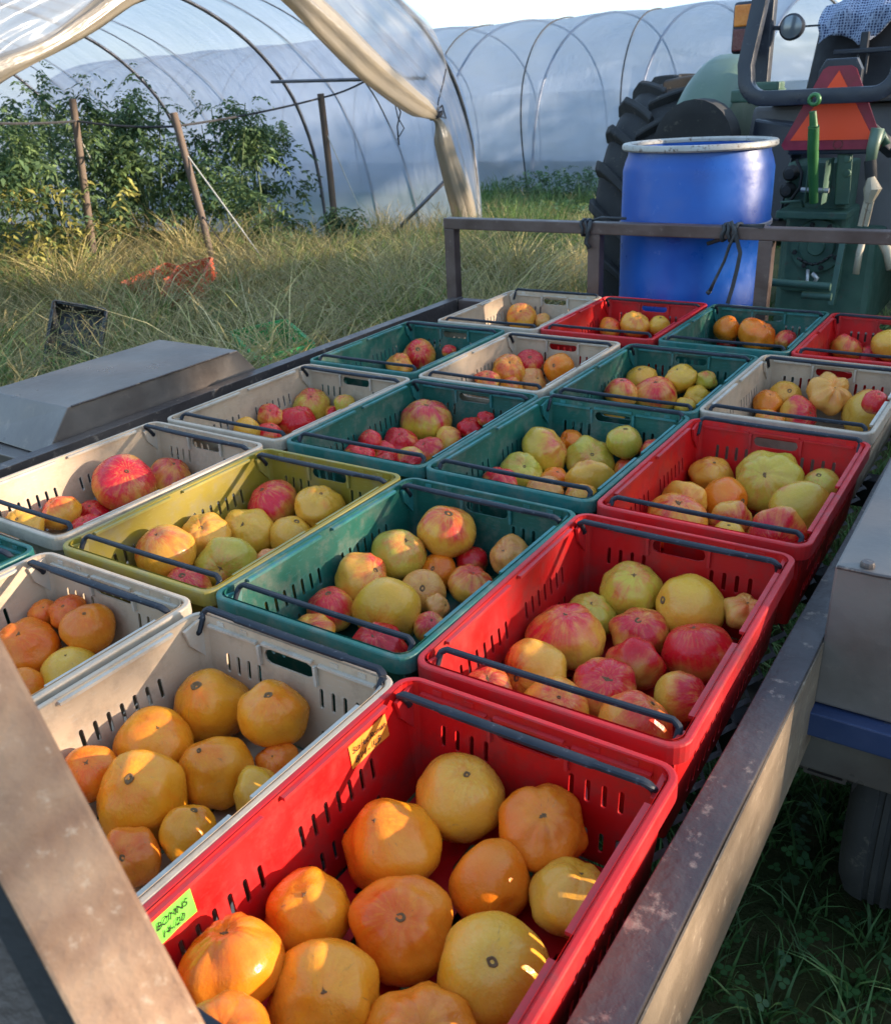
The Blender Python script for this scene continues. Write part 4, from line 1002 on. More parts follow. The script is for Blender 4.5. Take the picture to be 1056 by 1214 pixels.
def cord(t,off,yc,xr,xg,far,m_='rope',r=.008,full=False,k0=0):
    """from the ridge at x=xr down one side to the ground at x=xg"""
    pf=prof(yc,1.0); n=len(pf); h=n//2; sel=pf[:h+1] if far else pf[h:][::-1]
    # sel[0] = ground, sel[-1]=ridge
    s=[0]
    for i in range(1,len(sel)): s.append(s[-1]+math.dist(sel[i],sel[i-1]))
    pts=[]
    for (y,z),q in zip(sel,s):
        u=q/s[-1]; hx=xg+(xr-xg)*u; dd_=min(abs(hx-h_) for h_ in (h1 if yc<9 else h2)); nr=Vector((0,y-yc,z+.2)).normalized()*(.014-.045*min(1,dd_/.8)**1.5)
        pts.append(off(Vector((xg+(xr-xg)*u,y,z))+nr))
    MB().tube(pts,r,5).build('lacing_cord',MAT[m_],t,smooth=True)
for i,h in enumerate(h1[:-1]):
    mid=h-1.1
    cord(t1,off1,5.0,h-1.75,h-.75,True); cord(t1,off1,5.0,h-2.15,h-1.35,True)
    cord(t1,off1,5.0,h-.4,h-1.1,False)
for i,h in enumerate(h2[:-1]):
    cord(t2,off2,16.9,h-.95,h-.05,False,r=.012)
# purlins and the brace of the near tunnel
def t1p(mb,name,m,**k):
    mb.v=[off1(v) for v in mb.v]; return mb.build(name,MAT[m],t1,**k)
zb=.97
q1=meas(322,97,'x',-7.25); q2=meas(437,94,'x',-5.75); q3=q2+(q2-q1)*.5
t1p(MB().tube([q1,q2],.018,8).tube([q2-(q2-q1)*.04,q2+(q2-q1)*.04],.035,8).tube([q2,q3],.016,8),'purlin','hoop',smooth=True)
g0=meas(441,303,'x',-6.1); g1=meas(532,210,'x',-5.15)
t1p(MB().tube([g0,g1],.022,8),'corner_brace','hoop',smooth=True)
t1p(MB().tube([(-5.05,5,1.93),(-20.5,5,1.93)],.018,6),'ridge_pipe','hoop',smooth=True)
# gathered end curtains
def curtain(inner,outer,label,amp,nf,seed,bunch,rad):
    """sheet between an inner hem line and the end hoop, with folds, and a rolled thick hem"""
    c=thing('end_curtain',(-5,5,GZ),label,'plastic curtain','gathered end curtains of the tunnel'); L=c.location
    def samp(pts,t):
        x=t*(len(pts)-1); i=min(int(x),len(pts)-2); f=x-i; p0=pts[max(i-1,0)];p1=pts[i];p2=pts[i+1];p3=pts[min(i+2,len(pts)-1)]
        return .5*((2*p1)+(-p0+p2)*f+(2*p0-5*p1+4*p2-p3)*f*f+(-p0+3*p1-3*p2+p3)*f**3)
    P=[]; nt_,ns=60,44
    for i in range(nt_+1):
        t=i/nt_; a=samp(inner,t); b=samp(outer,t); row=[]
        for j in range(ns+1):
            s=j/ns; p=a.lerp(b,s); 
            w=amp*1.6*mnoise.noise(Vector((t*1.6+seed,s*nf*1.3+1.5*mnoise.noise(Vector((t*2,s*2,seed))),0)))*(1-.5*s)+amp*.5*mnoise.noise(Vector((t*5+seed,s*nf*3,4)))
            p=p+Vector((w+.06*mnoise.noise(Vector((t*4,s*3,seed))),0,.02*mnoise.noise(Vector((t*6,s*6,seed+3)))))
            row.append(p-L)
        P.append(row)
    MB().grid(P).build('curtain_sheet',MAT['film2'],c,smooth=True)
    # rolled hem with longitudinal creases
    n=28; vs=[]; K=90
    pts=[samp(inner,i/K) for i in range(K+1)]; prev=None
    for i,p in enumerate(pts):
        t=(pts[min(i+1,K)]-pts[max(i-1,0)]).normalized(); x=Vector((1,0,0)); x=(x-t*t.x).normalized(); y=t.cross(x)
        rr=rad(i/K)
        for j in range(n):
            a=2*math.pi*j/n; r=rr*(1+.28*mnoise.noise(Vector((math.cos(a)*1.5,math.sin(a)*1.5,i/K*2.5+seed)))+.20*math.sin(a*7+5*mnoise.noise(Vector((i/K*1.7,seed,a))))+.12*math.sin(a*13+i*.05))
            vs.append(p+x*math.cos(a)*r*.8+y*math.sin(a)*r-L)
    fs=[(i*n+j,i*n+(j+1)%n,(i+1)*n+(j+1)%n,(i+1)*n+j) for i in range(K) for j in range(n)]
    MB().add(vs,fs).build('rolled_hem',MAT['drape'],c,smooth=True)
    return c
xe=-4.93
I=lambda px,py,x=xe:meas(px,py,'x',x)
ic=[Vector((xe,4.75,1.93)),I(345,-12),I(385,28),I(435,78),I(485,118),I(517,140),I(528,175),I(540,215),I(552,255),I(556,305)]
oc=[Vector((xe,5.2,1.93)),I(440,-40),I(480,0),I(507,28),I(524,62),I(536,98),I(549,140),I(560,185),I(568,235),I(573,292)]
def radR(t):
    k=abs(t-.555); base=.075+.05*math.sin(min(1,t/.5)*math.pi*.9)
    if t>.56: base=.07+.05*min(1,(t-.56)/.3)
    return base*min(1,.35+k*9)
cR=curtain(ic,oc,'gathered plastic end curtain tied back with cord at the right of the opening',.05,7,3.1,None,radR)
tie=meas(517,137,'x',xe); rr=.052
def cp(mb,c,name,m,**k):
    mb.v=[tuple(Vector(v)-c.location) for v in mb.v]; return mb.build(name,MAT[m],c,**k)
m=MB()
for q in range(3):
    m.tube([tie+Vector((rr*1.25*math.cos(a),rr*math.sin(a)*.9,.01*(q-1)+rr*.5*math.sin(a+.6))) for a in [2*math.pi*k/14 for k in range(15)]],.009,6)
m.tube([tie,I(520,118),I(526,95),I(529,80)],.007,5).tube([tie,I(528,140),I(524,125),I(517,132)],.010,5)
cp(m,cR,'tie_cord','rope',smooth=True)
m=MB().tube([I(465,113,-5.3),I(470,122,-5.3),I(475,133,-5.3),I(471,150,-5.3),I(473,172,-5.3)],.008,5).tube([I(466,114,-5.3),I(472,140,-5.3),I(479,152,-5.3),I(471,165,-5.3)],.006,5)
cp(m,cR,'loose_cord','rope',smooth=True)
il=[I(-200,175),I(-100,125),I(-40,98),I(0,80),I(35,66),I(70,48),I(105,24),I(145,-6),I(200,-38),Vector((xe,4.5,1.93))]
pf=prof(5.0); n_=len(pf)
def arcpt(y):
    for k in range(n_-1):
        (ya,za),(yb,zb2)=pf[k],pf[k+1]
        if (ya-y)*(yb-y)<=0 and za>-.8: return Vector((xe,y,za+(zb2-za)*((y-ya)/(yb-ya+1e-9))))
    return Vector((xe,y,0))
ol=[arcpt(y) for y in (1.62,1.72,1.9,2.2,2.6,3.0,3.4,3.9,4.3,4.7)]
curtain(il,ol,'gathered plastic end curtain swept up across the top left of the opening',.028,4,8.4,None,lambda t:.055+.015*math.sin(t*9))
# ------------------------------------------------------------------ trellis posts, wire, guys
TRG='trellis posts at the ends of the tomato rows'
tops=[];
def trellis(lab,p0,p1,r0,r1,guy,mid):
    t=thing('trellis_post',p0,lab,'post',TRG); L=t.location
    MB().tube([Vector(p0)-L-Vector((0,0,.15)),Vector(p0).lerp(p1,.5)-L+Vector((.012,0,0)),Vector(p1)-L],[r0,(r0+r1)/2,r1],9).build('post_shaft',MAT['wood'],t,smooth=True,ang=50)
    for k,(a,b) in enumerate(guy):
        MB().tube([Vector(a)-L,Vector(b)-L],.006,5).build('guy_line',MAT['twine' if k==0 else 'rope'],t)
    tops.append(Vector(p1))
b1=meas(117,358,'z',GZ); a1=meas(86,117,'y',b1.y+.0)
b2=meas(266,362,'z',GZ); a2=meas(206,134,'y',b2.y)
b3=meas(401,305,'z',GZ); a3=meas(380,111,'y',b3.y)
gA=lambda px,py:meas(px,py,'z',GZ+.04)
trellis('leaning wooden post at the left, beside the yellowing plant',b1,a1,.036,.030,[(b1.lerp(a1,.85),gA(172,310)+Vector((0,0,0))),(b1.lerp(a1,.38),gA(137,345))],0)
trellis('leaning wooden post behind the red netting, middle one of the three',b2,a2,.028,.032,[(b2.lerp(a2,.82),gA(352,362)),(b2.lerp(a2,.50),gA(325,372))],0)
trellis('upright dark wooden post against the blue plastic, farthest of three',b3,a3,.036,.036,[(b3.lerp(a3,.80),gA(452,305)),(b3.lerp(a3,.35),gA(415,300))],0)
w=thing('trellis_wire',(b1.x,b1.y,GZ),'dark wire strung between the tops of the three wooden posts','wire'); L=w.location
w0=meas(-60,143,'y',b1.y-1.2)
def sagline(a,b,s=.02,n=10): return [a.lerp(b,i/n)-Vector((0,0,s*4*(i/n)*(1-i/n))) for i in range(n+1)]
z_=lambda v,d:v-Vector((0,0,d))
m=MB()
for a,b in ((w0,z_(a1,.17)),(z_(a1,.17),z_(a2,.10)),(z_(a2,.10),z_(a3,.04)),(z_(a3,.04),q2)):
    m.tube([p-L for p in sagline(a,b)],.010,5)
m.build('wire_line',MAT['rope'],w)
# ------------------------------------------------------------------ foliage
def leafgeo(n_leaf,fpos,fcol,ls,seed,droop=.5,leaflets=7,wid=.42):
    """compound tomato leaves: each a midrib with paired leaflets; returns verts, quads, colours"""
    rg=np.random.default_rng(seed); V=[];F=[];C=[]
    for q in range(n_leaf):
        p=fpos(rg); az=rg.uniform(0,2*math.pi); el=rg.uniform(-.7,.6); L=ls*rg.uniform(.6,1.25)
        d=np.array([math.cos(az)*math.cos(el),math.sin(az)*math.cos(el),math.sin(el)]); 
        up=np.array([0,0,1.])+rg.normal(0,.3,3); side=np.cross(d,up); side/=np.linalg.norm(side)+1e-9
        col=fcol(rg,p); 
        for k in range(leaflets):
            t=(k//2+1)/(leaflets//2+1) if k<leaflets-1 else 1.05; sg=1 if k%2 else -1
            c=p+d*L*t*.9+np.array([0,0,-droop*L*t*t]); 
            ld=(d*.55+side*sg*.8 if k<leaflets-1 else d.copy())+np.array([0,0,-.35-.3*t])+rg.normal(0,.15,3); ld/=np.linalg.norm(ld)
            ll=L*.42*(1-.25*abs(t-.5))*rg.uniform(.8,1.2); nn=np.cross(ld,up+rg.normal(0,.35,3)); nn/=np.linalg.norm(nn)+1e-9; wv=nn*ll*wid*.5
            cc=np.cross(nn,ld)*ll*.12
            b=len(V); V+=[c,c+ld*ll*.4+wv+cc,c+ld*ll,c+ld*ll*.4-wv+cc]; F.append((b,b+1,b+2,b+3))
            g=col*rg.uniform(.8,1.2); C+=[(*g,1)]*4
    return V,F,C
GREEN=np.array([.13,.21,.09]); DG=np.array([.085,.15,.075]); YE=np.array([.50,.47,.13]); LG=np.array([.20,.29,.10])
def plant(label,x,y,h,rad,seed,n,yellow=0,name='tomato_plant',group='tomato plants trained up in rows',cat='tomato plant',fruit=0,lean=0):
    t=thing(name,(x,y,gz(x,y)),label,cat,group); rg=random.Random(seed)
    m=MB()
    for s in range(4):
        a=rg.uniform(0,6.28); b=rg.uniform(.2,.6)*rad
        m.tube([(b*.3*math.cos(a),b*.3*math.sin(a),-.02),(b*math.cos(a),b*math.sin(a),h*.5),(b*1.1*math.cos(a+.5)+lean,b*math.sin(a+.5),h*rg.uniform(.85,1.0))],[.016,.011,.004],5)
    m.build('stems',MAT['stem'],t)
    cl=[(rg.uniform(-rad,rad)*.9,rg.uniform(-rad,rad)*.9,rg.uniform(.06,1.0)*h,rg.uniform(.45,1)*rad*.62) for _ in range(16)]
    def fp(r):
        c=cl[r.integers(len(cl))]; q=r.normal(0,1,3); q/=np.linalg.norm(q); q*=c[3]*r.uniform(.25,1)**.5
        p=np.array([c[0],c[1],c[2]])+q*np.array([1,1,1.1]); p[2]=abs(p[2]); 
        if p[2]>h: p[2]=h-(p[2]-h)*.5
        w=1-.55*max(0,(p[2]/h-.7)/.3); p[0]*=w; p[1]*=w
        return p
    def fc(r,p):
        u=mnoise.noise(Vector((p[0]*3+seed,p[1]*3,p[2]*3)))
        c=GREEN*(1+.5*u) if r.random()<.7 else (DG if r.random()<.6 else LG)
        if yellow and p[2]<h*.62 and p[2]>h*.12 and u+r.uniform(-.35,.35)>-.16: c=YE*r.uniform(.6,1.1)
        return c*r.uniform(.8,1.2)
    V,F,C=leafgeo(n,fp,fc,.19,seed,wid=.40)
    # long shoots reaching out of the top
    for s in range(5):
        a=rg.uniform(0,6.28); bx,by=rad*.6*math.cos(a),rad*.6*math.sin(a); hh=h*rg.uniform(.95,1.16)
        def fs(r,bx=bx,by=by,hh=hh): u=r.uniform(.7,1); return np.array([bx+.04*math.sin(u*9),by,hh*u])
        v,f,c=leafgeo(14,fs,fc,.13,seed*7+s,wid=.4); b=len(V); V+=v; F+=[tuple(i+b for i in q) for q in f]; C+=c
        
    npmesh('foliage',V,F,MAT['leaf'],t,C)
    for k in range(fruit):
        o=bpy.data.objects.new('green_fruit',TM[k%4][0]); COL.objects.link(o); o.parent=t; o.material_slots[0].link='OBJECT'; o.material_slots[0].material=MAT['gfruit']
        o.location=(rad*.8*math.cos(k*2.1-1.2)+.1,-rad*.85,h*.22+.06*k); o.scale=(.05,.05,.055)
    return t
MAT['stem']=flat('plant_stem',(.07,.11,.035),.7); MAT['gfruit']=flat('unripe_fruit',(.17,.30,.06),.35)
# rows run away from the opening, towards -x. each plant is a thing
k=0
rowlab={0:'near left row',1:'middle row',2:'far row'}
pp=[ # x,y,h,rad,yellow,label
(-6.9,3.45,1.66,.50,0,'pale green tomato plant at the far left edge behind the grass'),
(-7.05,4.35,1.72,.50,1,'tomato plant with a patch of yellow leaves beside the left wooden post'),
(-7.15,4.95,1.78,.48,0,'dark leafy tomato plant just right of the left wooden post'),
(-6.85,5.55,1.72,.46,0,'tall tomato plant behind the middle wooden post'),
(-6.35,6.15,1.60,.50,0,'dense tomato plant with green fruit between the middle and far posts'),
(-6.75,6.9,1.35,.40,0,'thin tomato plant against the blue plastic beside the far post'),
(-5.95,7.25,.52,.28,0,'short bushy plant at the foot of the farthest wooden post'),
]
for i,(x,y,h,rd,ye_,lab) in enumerate(pp):
    plant(lab,x,y,h,rd,101+i*7,470 if h>1 else 130,ye_,fruit=3 if i==4 else 0)
back=[(-7.7,3.4),(-7.9,4.5),(-7.7,5.5),(-7.6,6.3),(-8.9,4.0),(-9.0,5.1),(-8.9,6.2),(-10.3,4.6),(-10.3,5.9)]
back=[(x-.5,y) for x,y in back]
for i,(x,y) in enumerate(back):
    plant('tomato plant further inside the tunnel, hidden behind the front plants',x,y,1.65+.1*math.sin(i*2),.48,301+i*5,240,0,group='tomato plants deeper in the tunnel')
# yellow flowering weeds and shrubs on the grass strip between the tunnels
def fpz(rx,ry,hh):
    def f(r): q=r.uniform(-1,1,2); return np.array([q[0]*rx,q[1]*ry,hh*r.uniform(.15,1)*(1-.4*(q[0]**2+q[1]**2))])
    return f
def bush(lab,x,y,rx,ry,h,n,cols,seed,cat='plant',name='weed_clump',group=None,ls=.16):
    t=thing(name,(x,y,gz(x,y)),lab,cat,group)
    def fc(r,p): return cols[r.integers(len(cols))]*r.uniform(.7,1.25)
    V,F,C=leafgeo(n,fpz(rx,ry,h),fc,ls,seed,wid=.45,droop=.3)
    npmesh('foliage',V,F,MAT['leaf'],t,C)
    m=MB(); rg=random.Random(seed)
    for s in range(10): a=rg.uniform(-rx,rx)*.8;b=rg.uniform(-ry,ry)*.8; m.tube([(a*.8,b*.8,-.02),(a,b,h*.7)],.006,4)
    m.build('stems',MAT['stem'],t)
    return t
PY=np.array([.42,.42,.10])
bush('pale yellow flowering weeds on the grass strip between the tunnels',-5.25,10.5,1.15,.45,.30,420,[PY,PY*.8,LG*1.3],11)
bush('dark green shrubs along the foot of the far tunnel, left half',-5.9,12.5,1.2,.45,.55,420,[DG,GREEN],12)
bush('dark green shrubs along the foot of the far tunnel, right half',-3.9,12.4,1.3,.5,.62,480,[DG,GREEN,LG*.7],13)
bush('low green foliage growing right behind the tractor hitch',meas(1035,345,'y',4.0).x+.1,4.0,.34,.34,.55,520,[LG,GREEN*1.3,LG*.8],14,ls=.08)
bush('green undergrowth between the drum and the tractor wheel',-1.9,5.4,.5,.5,.35,200,[GREEN,LG*.8],15)
# ------------------------------------------------------------------ grass
def grass(label,n,area,h,cols,seed,dens=None,w=.0045,seg=4,heads=0,name='long_grass',bend=.5):
    rg=np.random.default_rng(seed); xs=[];
    x=rg.uniform(area[0],area[1],n*3); y=rg.uniform(area[2],area[3],n*3)
    keep=np.ones(len(x),bool)
    if dens is not None: keep=rg.random(len(x))<dens(x,y)
    cl=np.array([mnoise.noise(Vector((a*2.3,b*2.3,seed))) for a,b in zip(x,y)]); keep&=rg.random(len(x))<(.75+.9*cl)
    x,y,cl=x[keep][:n],y[keep][:n],cl[keep][:n]; m=len(x)
    # pull blades together into tufts
    tx=np.round(x/.13)*.13+.05*np.sin(y*40); ty=np.round(y/.13)*.13; x=x*.55+tx*.45; y=y*.55+ty*.45
    H=h*rg.uniform(.45,1.15,m)*(1+.85*cl); az=rg.uniform(0,2*math.pi,m); B=bend*H*rg.uniform(.2,1.1,m)
    fa=rg.uniform(0,2*math.pi,m); z0=np.array([gz(a,b) for a,b in zip(x,y)])-.02
    cols=np.array(cols); cols=cols[np.argsort(cols[:,0]/cols[:,1])]; c2=np.array([mnoise.noise(Vector((a*1.3+9,b*1.3,seed+4))) for a,b in zip(x,y)]); ci=np.clip(((.5+1.1*c2+rg.normal(0,.22,m))*len(cols)).astype(int),0,len(cols)-1); base=cols[ci]*rg.uniform(.7,1.3,(m,1))
    V=np.zeros((m,(seg+1)*2,3)); C=np.ones((m,(seg+1)*2,4))
    for s in range(seg+1):
        t=s/seg; cx=x+np.cos(az)*B*t**2; cy=y+np.sin(az)*B*t**2; cz=z0+H*(t-.25*bend*t**3)
        ww=w*(1-t)**.7*(1+rg.uniform(-.3,.5,m)); 
        V[:,2*s,0]=cx-np.cos(fa)*ww; V[:,2*s,1]=cy-np.sin(fa)*ww; V[:,2*s,2]=cz
        V[:,2*s+1,0]=cx+np.cos(fa)*ww; V[:,2*s+1,1]=cy+np.sin(fa)*ww; V[:,2*s+1,2]=cz
        C[:,2*s,:3]=C[:,2*s+1,:3]=base
    i0=(np.arange(m)*(seg+1)*2)[:,None]; F=[]
    for s in range(seg): F.append(i0+np.array([[2*s,2*s+1,2*s+3,2*s+2]]))
    F=np.concatenate(F,1).reshape(-1,4); V=V.reshape(-1,3); C=C.reshape(-1,4)
    if heads:  # seed panicles: fine spreading spikelets near the tips
        idx=rg.choice(m,int(m*heads),replace=False); hv=[];hf=[];hc=[]
        for i in idx:
            tipx,tipy,tipz=x[i]+math.cos(az[i])*B[i],y[i]+math.sin(az[i])*B[i],z0[i]+H[i]*(1-.25*bend)
            for q in range(8):
                a=rg.uniform(0,6.28); l=rg.uniform(.05,.13); e=rg.uniform(-.1,.9); t0=rg.uniform(-.12,.02)
                p=np.array([tipx-math.cos(az[i])*.02,tipy,tipz+t0]); d=np.array([math.cos(a),math.sin(a),e])*l; s_=np.array([-math.sin(a),math.cos(a),.3])*.0022
                b=len(hv); hv+=[p-s_,p+s_,p+d+s_*.6,p+d-s_*.6]; hf.append((b,b+1,b+2,b+3)); hc+=[(.36*.8,.29*.8,.12*.8,1)]*4
        if hv:
            F=np.concatenate([F,np.array(hf)+len(V)]); V=np.concatenate([V,np.array(hv)]); C=np.concatenate([C,np.array(hc)])
    o=npmesh(name,V,F,MAT['blade'],None,C); tag(o,label,'grass',kind='stuff'); return o
STR=[(.66,.53,.24),(.55,.46,.19),(.28,.32,.09),(.16,.22,.06),(.72,.60,.32),(.40,.38,.13)]
GRN=[(.12,.21,.05),(.18,.28,.08),(.08,.15,.04),(.27,.32,.12)]
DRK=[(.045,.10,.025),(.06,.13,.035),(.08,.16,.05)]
vis=lambda x,y:((x<-2.2)).astype(float)
grass('tall straw coloured seeding grass in front of the tunnel opening',25000,(-6.4,-2.25,1.2,5.6),.62,STR+STR[:2]+GRN[:1]+[(.20,.28,.08)],21,heads=.32,bend=.9,w=.006,dens=lambda x,y:np.where((x+4.3)**2/1.2+(y-3.2)**2/.5<1,.35,.9))
grass('green grass with stems on the strip beside the near tunnel',16000,(-6.0,-2.1,5.2,9.6),.44,GRN+STR[:1],22,heads=.06,bend=.6)
grass('grass growing inside and along the tunnel edge',5000,(-7.0,-4.5,1.0,8.6),.34,GRN,23,bend=.6)
grass('short grass between the tunnels',12000,(-9,-1,9.2,13.2),.30,GRN,24,bend=.6,w=.006)
grass('grass around the tractor and trailer front',9000,(-2.4,1.6,3.0,6.5),.16,GRN+DRK,25,bend=.7)
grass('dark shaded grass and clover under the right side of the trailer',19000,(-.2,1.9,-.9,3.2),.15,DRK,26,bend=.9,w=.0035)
grass('grass beside the trailer drawbar',4000,(-2.4,-1.2,2.9,5),.24,GRN,29,bend=.6)
# clover
rg=np.random.default_rng(5); V=[];F=[];C=[]
for q in range(2200):
    x,y=rg.uniform(-.1,1.7),rg.uniform(-.8,2.6); z=gz(x,y)+rg.uniform(.02,.075); a0=rg.uniform(0,6.28); t=rg.normal(0,.25,2); r_=rg.uniform(.005,.010)
    for k in range(3):
        a=a0+k*2.094; b=len(V); ring=[]
        for j in range(6):
            an=j/6*2*math.pi; lx=r_*(1+.9*math.cos(an)); ly=r_*.85*math.sin(an)
            X=lx*math.cos(a)-ly*math.sin(a); Y=lx*math.sin(a)+ly*math.cos(a); V.append((x+X,y+Y,z+X*t[0]+Y*t[1])); C.append((.055*(1+.5*t[0]),.14*(1+.5*t[0]),.045,1))
        F.append(tuple(b+j for j in range(6)))
me=bpy.data.meshes.new('clover'); me.from_pydata(V,[],F); ca=me.color_attributes.new('tint','FLOAT_COLOR','POINT'); ca.data.foreach_set('color',np.array(C,np.float32).ravel())
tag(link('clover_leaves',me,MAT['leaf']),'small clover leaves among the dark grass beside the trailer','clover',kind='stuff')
# broad leaved weeds scattered through the grass, each a plant
for i,(px,py) in enumerate(((20,372),(75,352),(140,372),(300,395),(360,372),(430,345),(470,330),(500,318),(600,300),(655,305),(395,400),(260,402))):
    p=meas(px,py,'z',GZ+.12)
    bush(['leafy green weed at the left photo edge below the yellow leaves','bushy pale weed at the foot of the left post','dark leaved weed just left of the red crates','leafy green weed right of the bright red crates','bushy pale weed between the fender and the guy lines','dark leaved weed below the middle guy line','leafy green weed in front of the far post','bushy pale weed beside the rack corner post','dark leaved weed behind the rack, left of the drum','leafy green weed behind the rack, near the tractor wheel','bushy pale weed above the green crate and bucket','dark leaved weed directly behind the left fender'][i],p.x,p.y,.20,.20,.34+.05*(i%3),75,[[GREEN,LG],[LG,LG*1.2],[DG,GREEN]][i%3],500+i,name='broadleaf_weed',cat='weed',group='broad leaved weeds in the grass',ls=.10)
# ------------------------------------------------------------------ crates and netting lying in the grass
def loose(lab,x,y,z,rot,mat,sc=1,name='harvest_crate'):
    t=thing(name,(x,y,z),lab,'crate','crates lying in the grass'); t.rotation_euler=rot; t.scale=(sc,)*3
    o=bpy.data.objects.new('crate_body',BODY); COL.objects.link(o); o.parent=t; o.material_slots[0].link='OBJECT'; o.material_slots[0].material=MAT[mat]; return t
p=meas(88,404,'y',2.35); loose('black slatted crate tipped on its side in the tall grass',p.x,p.y,p.z,(R(62),R(14),R(38)),'grey',.72)
p=meas(226,352,'y',4.0); loose('faded orange red crate standing in the tall grass behind the fender',p.x,p.y,p.z+.16,(R(18),R(-12),R(25)),'orange_red',.75)
p=meas(186,350,'y',4.1); loose('orange red crate half buried in grass, left one of the pair',p.x,p.y,p.z+.15,(R(12),R(5),R(-12)),'orange_red',.75)
p=meas(325,422,'y',2.8); loose('bright green crate low in the grass beyond the left rail',p.x,p.y,p.z+.10,(R(6),R(-4),R(60)),'bright_green',.8)
# tipped dark bucket with a green handle beside it
t=thing('harvest_bucket',meas(332,424,'y',3.5),'dark bucket with a bright green handle lying in the grass','bucket')
MB().lathe([(0,0),(.10,0),(.13,.24),(.122,.24),(.095,.012),(0,.012)],(0,0,0),24).build('bucket_shell',MAT['grey'],t,smooth=True,ang=40)
MB().tube([(-.17,-.05,.26),(-.10,-.08,.275),(.02,-.08,.28)],.013,8).build('handle_grip',MAT['bright_green'],t,smooth=True)
MB().tube([(-.13,0,.23),(-.16,-.04,.26)],.003,5).tube([(.02,-.08,.28),(.13,-.04,.2),(.13,0,.23)],.003,5).build('bail_wire',MAT['greysteel'],t)
t.rotation_euler=(R(25),R(30),R(20))
# ------------------------------------------------------------------ distant hedge / trees beyond the frame on the sunny side; they shade the scene, with gaps carved where sun patches should fall
def shade_tree(i,wc,dist,h,cr,n,targets,lab):
    d=Vector((SUN.x,SUN.y,0)).normalized(); l=Vector((-d.y,d.x,0)); base=d*dist+l*wc; base.z=GZ
    t=thing('shade_tree',base,lab,'tree','trees on the sunny side of the field')
    m=MB().tube([(0,0,-.1),(.1,0,h*.35),(-.05,.1,h*.7),(0,0,h*.95)],[.20,.15,.09,.03],10)
    rg=random.Random(i*17)
    for k in range(9):
        a=rg.uniform(0,6.28); z=h*rg.uniform(.25,.8); m.tube([(0,0,z),(cr*.5*math.cos(a),cr*.5*math.sin(a),z+h*.08),(cr*.95*math.cos(a),cr*.95*math.sin(a),z+h*.14)],[.07,.04,.015],6)
    m.build('trunk',MAT['bark'],t,smooth=True)
    r=np.random.default_rng(i*91); q=r.normal(0,1,(n,3)); q/=np.linalg.norm(q,axis=1)[:,None]; q*=r.uniform(0,1,(n,1))**.38
    # flatter sheet across the sun so neighbouring crowns close up
    c=np.array([0,0,h*.5]); 
    P=c+np.stack([q[:,0]*cr*1.1,q[:,1]*cr*1.1,q[:,2]*h*.52],1)
    wp=P+np.array(base)
    keep=wp[:,2]>GZ+.05
    # leaves cut away along sun rays so light patches land on the targets
    for (tx,ty,tz,rad) in targets:
        T=np.array([tx,ty,tz]); s=np.array(SUN); rel=wp-T; al=rel@s; per=rel-al[:,None]*s; keep&=~((np.linalg.norm(per,axis=1)<rad)&(al>0))
    P=P[keep]; n=len(P)
    u=r.normal(0,1,(n,3)); u/=np.linalg.norm(u,axis=1)[:,None]; v=np.cross(u,r.normal(0,1,(n,3))); v/=np.linalg.norm(v,axis=1)[:,None]
    s_=r.uniform(.10,.20,(n,1)); V=np.stack([P-u*s_,P+v*s_*.55,P+u*s_,P-v*s_*.55],1).reshape(-1,3); F=np.arange(n*4).reshape(-1,4)
    C=np.ones((n*4,4)); C[:,:3]=np.repeat(np.array([.035,.08,.02])*r.uniform(.6,1.4,(n,1)),4,axis=0)
    npmesh('crown',V,F,MAT['leaf'],t,C)
B=lambda px,py,ax,v,r:(*meas(px,py,ax,v),r)
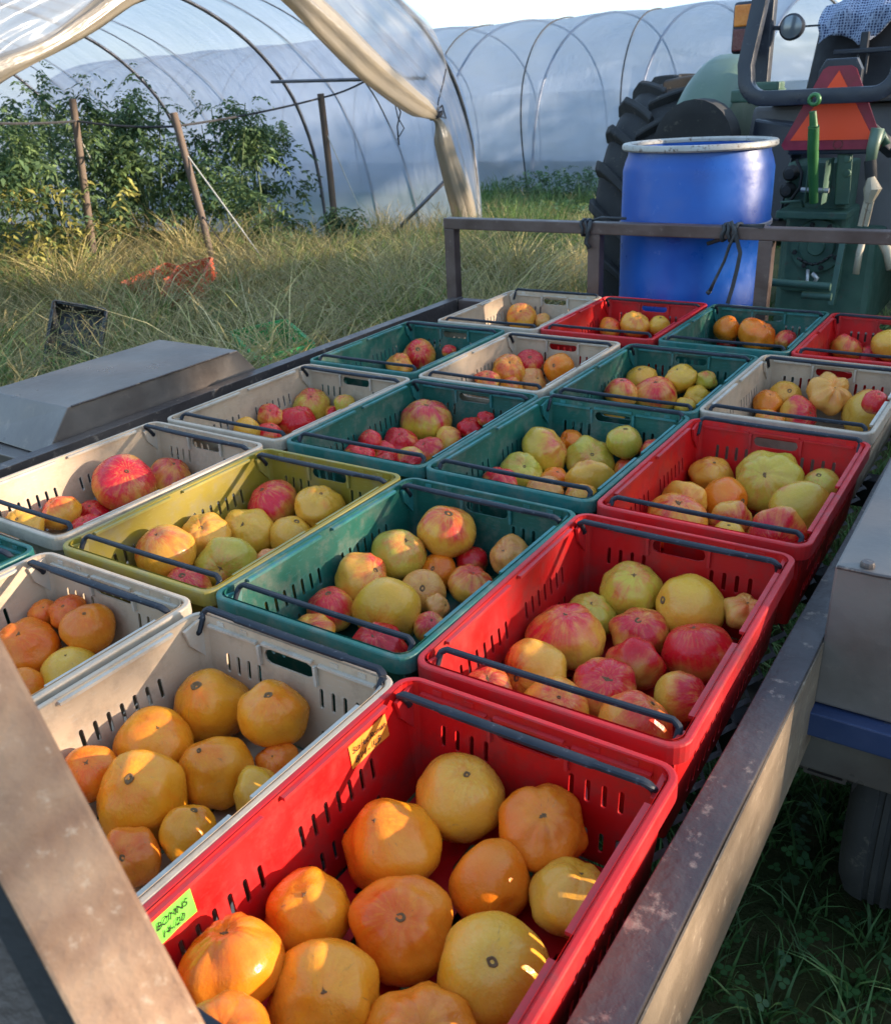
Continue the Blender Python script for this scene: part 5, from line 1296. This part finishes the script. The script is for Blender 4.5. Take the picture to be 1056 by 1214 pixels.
TG=[B(350,850,'x',-.59,.10),B(130,900,'x',-.60,.12),B(250,800,'x',-.6,.10),  # beige crate side wall
    B(110,560,'x',-1.3,.16),B(60,590,'x',-1.3,.12), B(570,372,'x',-1.37,.10),B(400,430,'x',-1.4,.08), B(180,650,'x',-1.0,.08),
    B(760,440,'x',-.55,.06),B(590,430,'x',-1.0,.05),B(360,640,'x',-.6,.08), B(820,375,'x',-.5,.06),
    B(880,740,'x',.2,.07),B(830,800,'x',.2,.06),B(960,600,'x',.17,.05),
    B(840,1060,'x',.245,.09),B(905,930,'x',.24,.09),B(930,880,'x',.24,.07),B(800,1160,'x',.245,.08),B(960,720,'z',-.08,.06),B(840,840,'x',.24,.06),B(900,720,'z',-.08,.06),B(880,1000,'x',.245,.10),B(850,1090,'x',.245,.06),B(950,870,'x',.245,.05),
    B(240,1120,'x',-.2,.10),B(330,960,'x',-.2,.16),B(420,880,'x',-.2,.10),B(600,640,'x',-.2,.12),B(520,760,'x',-.2,.10),
    B(895,210,'y',2.9,.15),B(890,310,'y',2.9,.16),B(870,235,'y',2.85,.06),
    (0.05,-.40,.42,.2),(-.02,-.39,.55,.2),(.10,-.4,.30,.2),
    B(60,290,'x',-6.3,.6),B(150,210,'x',-6.7,.7),B(300,220,'x',-6.3,.55),B(30,200,'x',-6.6,.5),B(560,310,'x',-4.0,.8),B(60,340,'x',-5.2,1.2),B(200,330,'x',-5.0,1.2),B(330,350,'x',-4.6,.9),B(470,330,'x',-4.2,.7),B(130,420,'x',-4.0,.9),B(620,300,'y',6,.5),B(40,240,'x',-6.3,.35),B(120,390,'x',-4.6,.8),B(230,390,'x',-4.2,.6),B(380,380,'x',-4,.3),B(40,360,'x',-5,.6),B(230,350,'x',-5,.4),
    B(100,270,'x',-6.3,.3),B(245,300,'x',-5.6,.25),B(170,300,'x',-6.2,.3),
    
    B(720,760,'z',-.09,.08),B(880,600,'z',-.09,.08),B(620,680,'z',-.09,.06),B(780,460,'z',-.09,.08),
    B(640,250,'z',-.5,.8),B(530,270,'x',-4.9,.18),B(180,70,'x',-4.93,.25),B(60,110,'x',-4.93,.3),B(290,20,'x',-4.93,.12),B(400,55,'x',-4.93,.25),B(480,110,'x',-4.93,.15),B(515,190,'x',-4.93,.12)]
TL=['broad tree on the sunny side of the field, nearest the trailer','tree on the sunny side, second along the line','tree on the sunny side, third along the line','tree on the sunny side beyond the tunnels','smaller tree at the near end of the sunny line','tree at the far end of the sunny line','bushy tree between the taller ones on the sunny side']
for i,(wc,ds,h,cr) in enumerate(((-5.5,15.5,4.8,3.2),(-1,16,5.8,3.4),(3.2,15.2,6.4,3.2),(7.6,16,6.3,3.4),(12,15.5,5.6,3.3),(16.5,16,5.3,3.4),(21,16,5.2,3.3))):
    shade_tree(i,wc,ds,h,cr,5200,TG,TL[i])
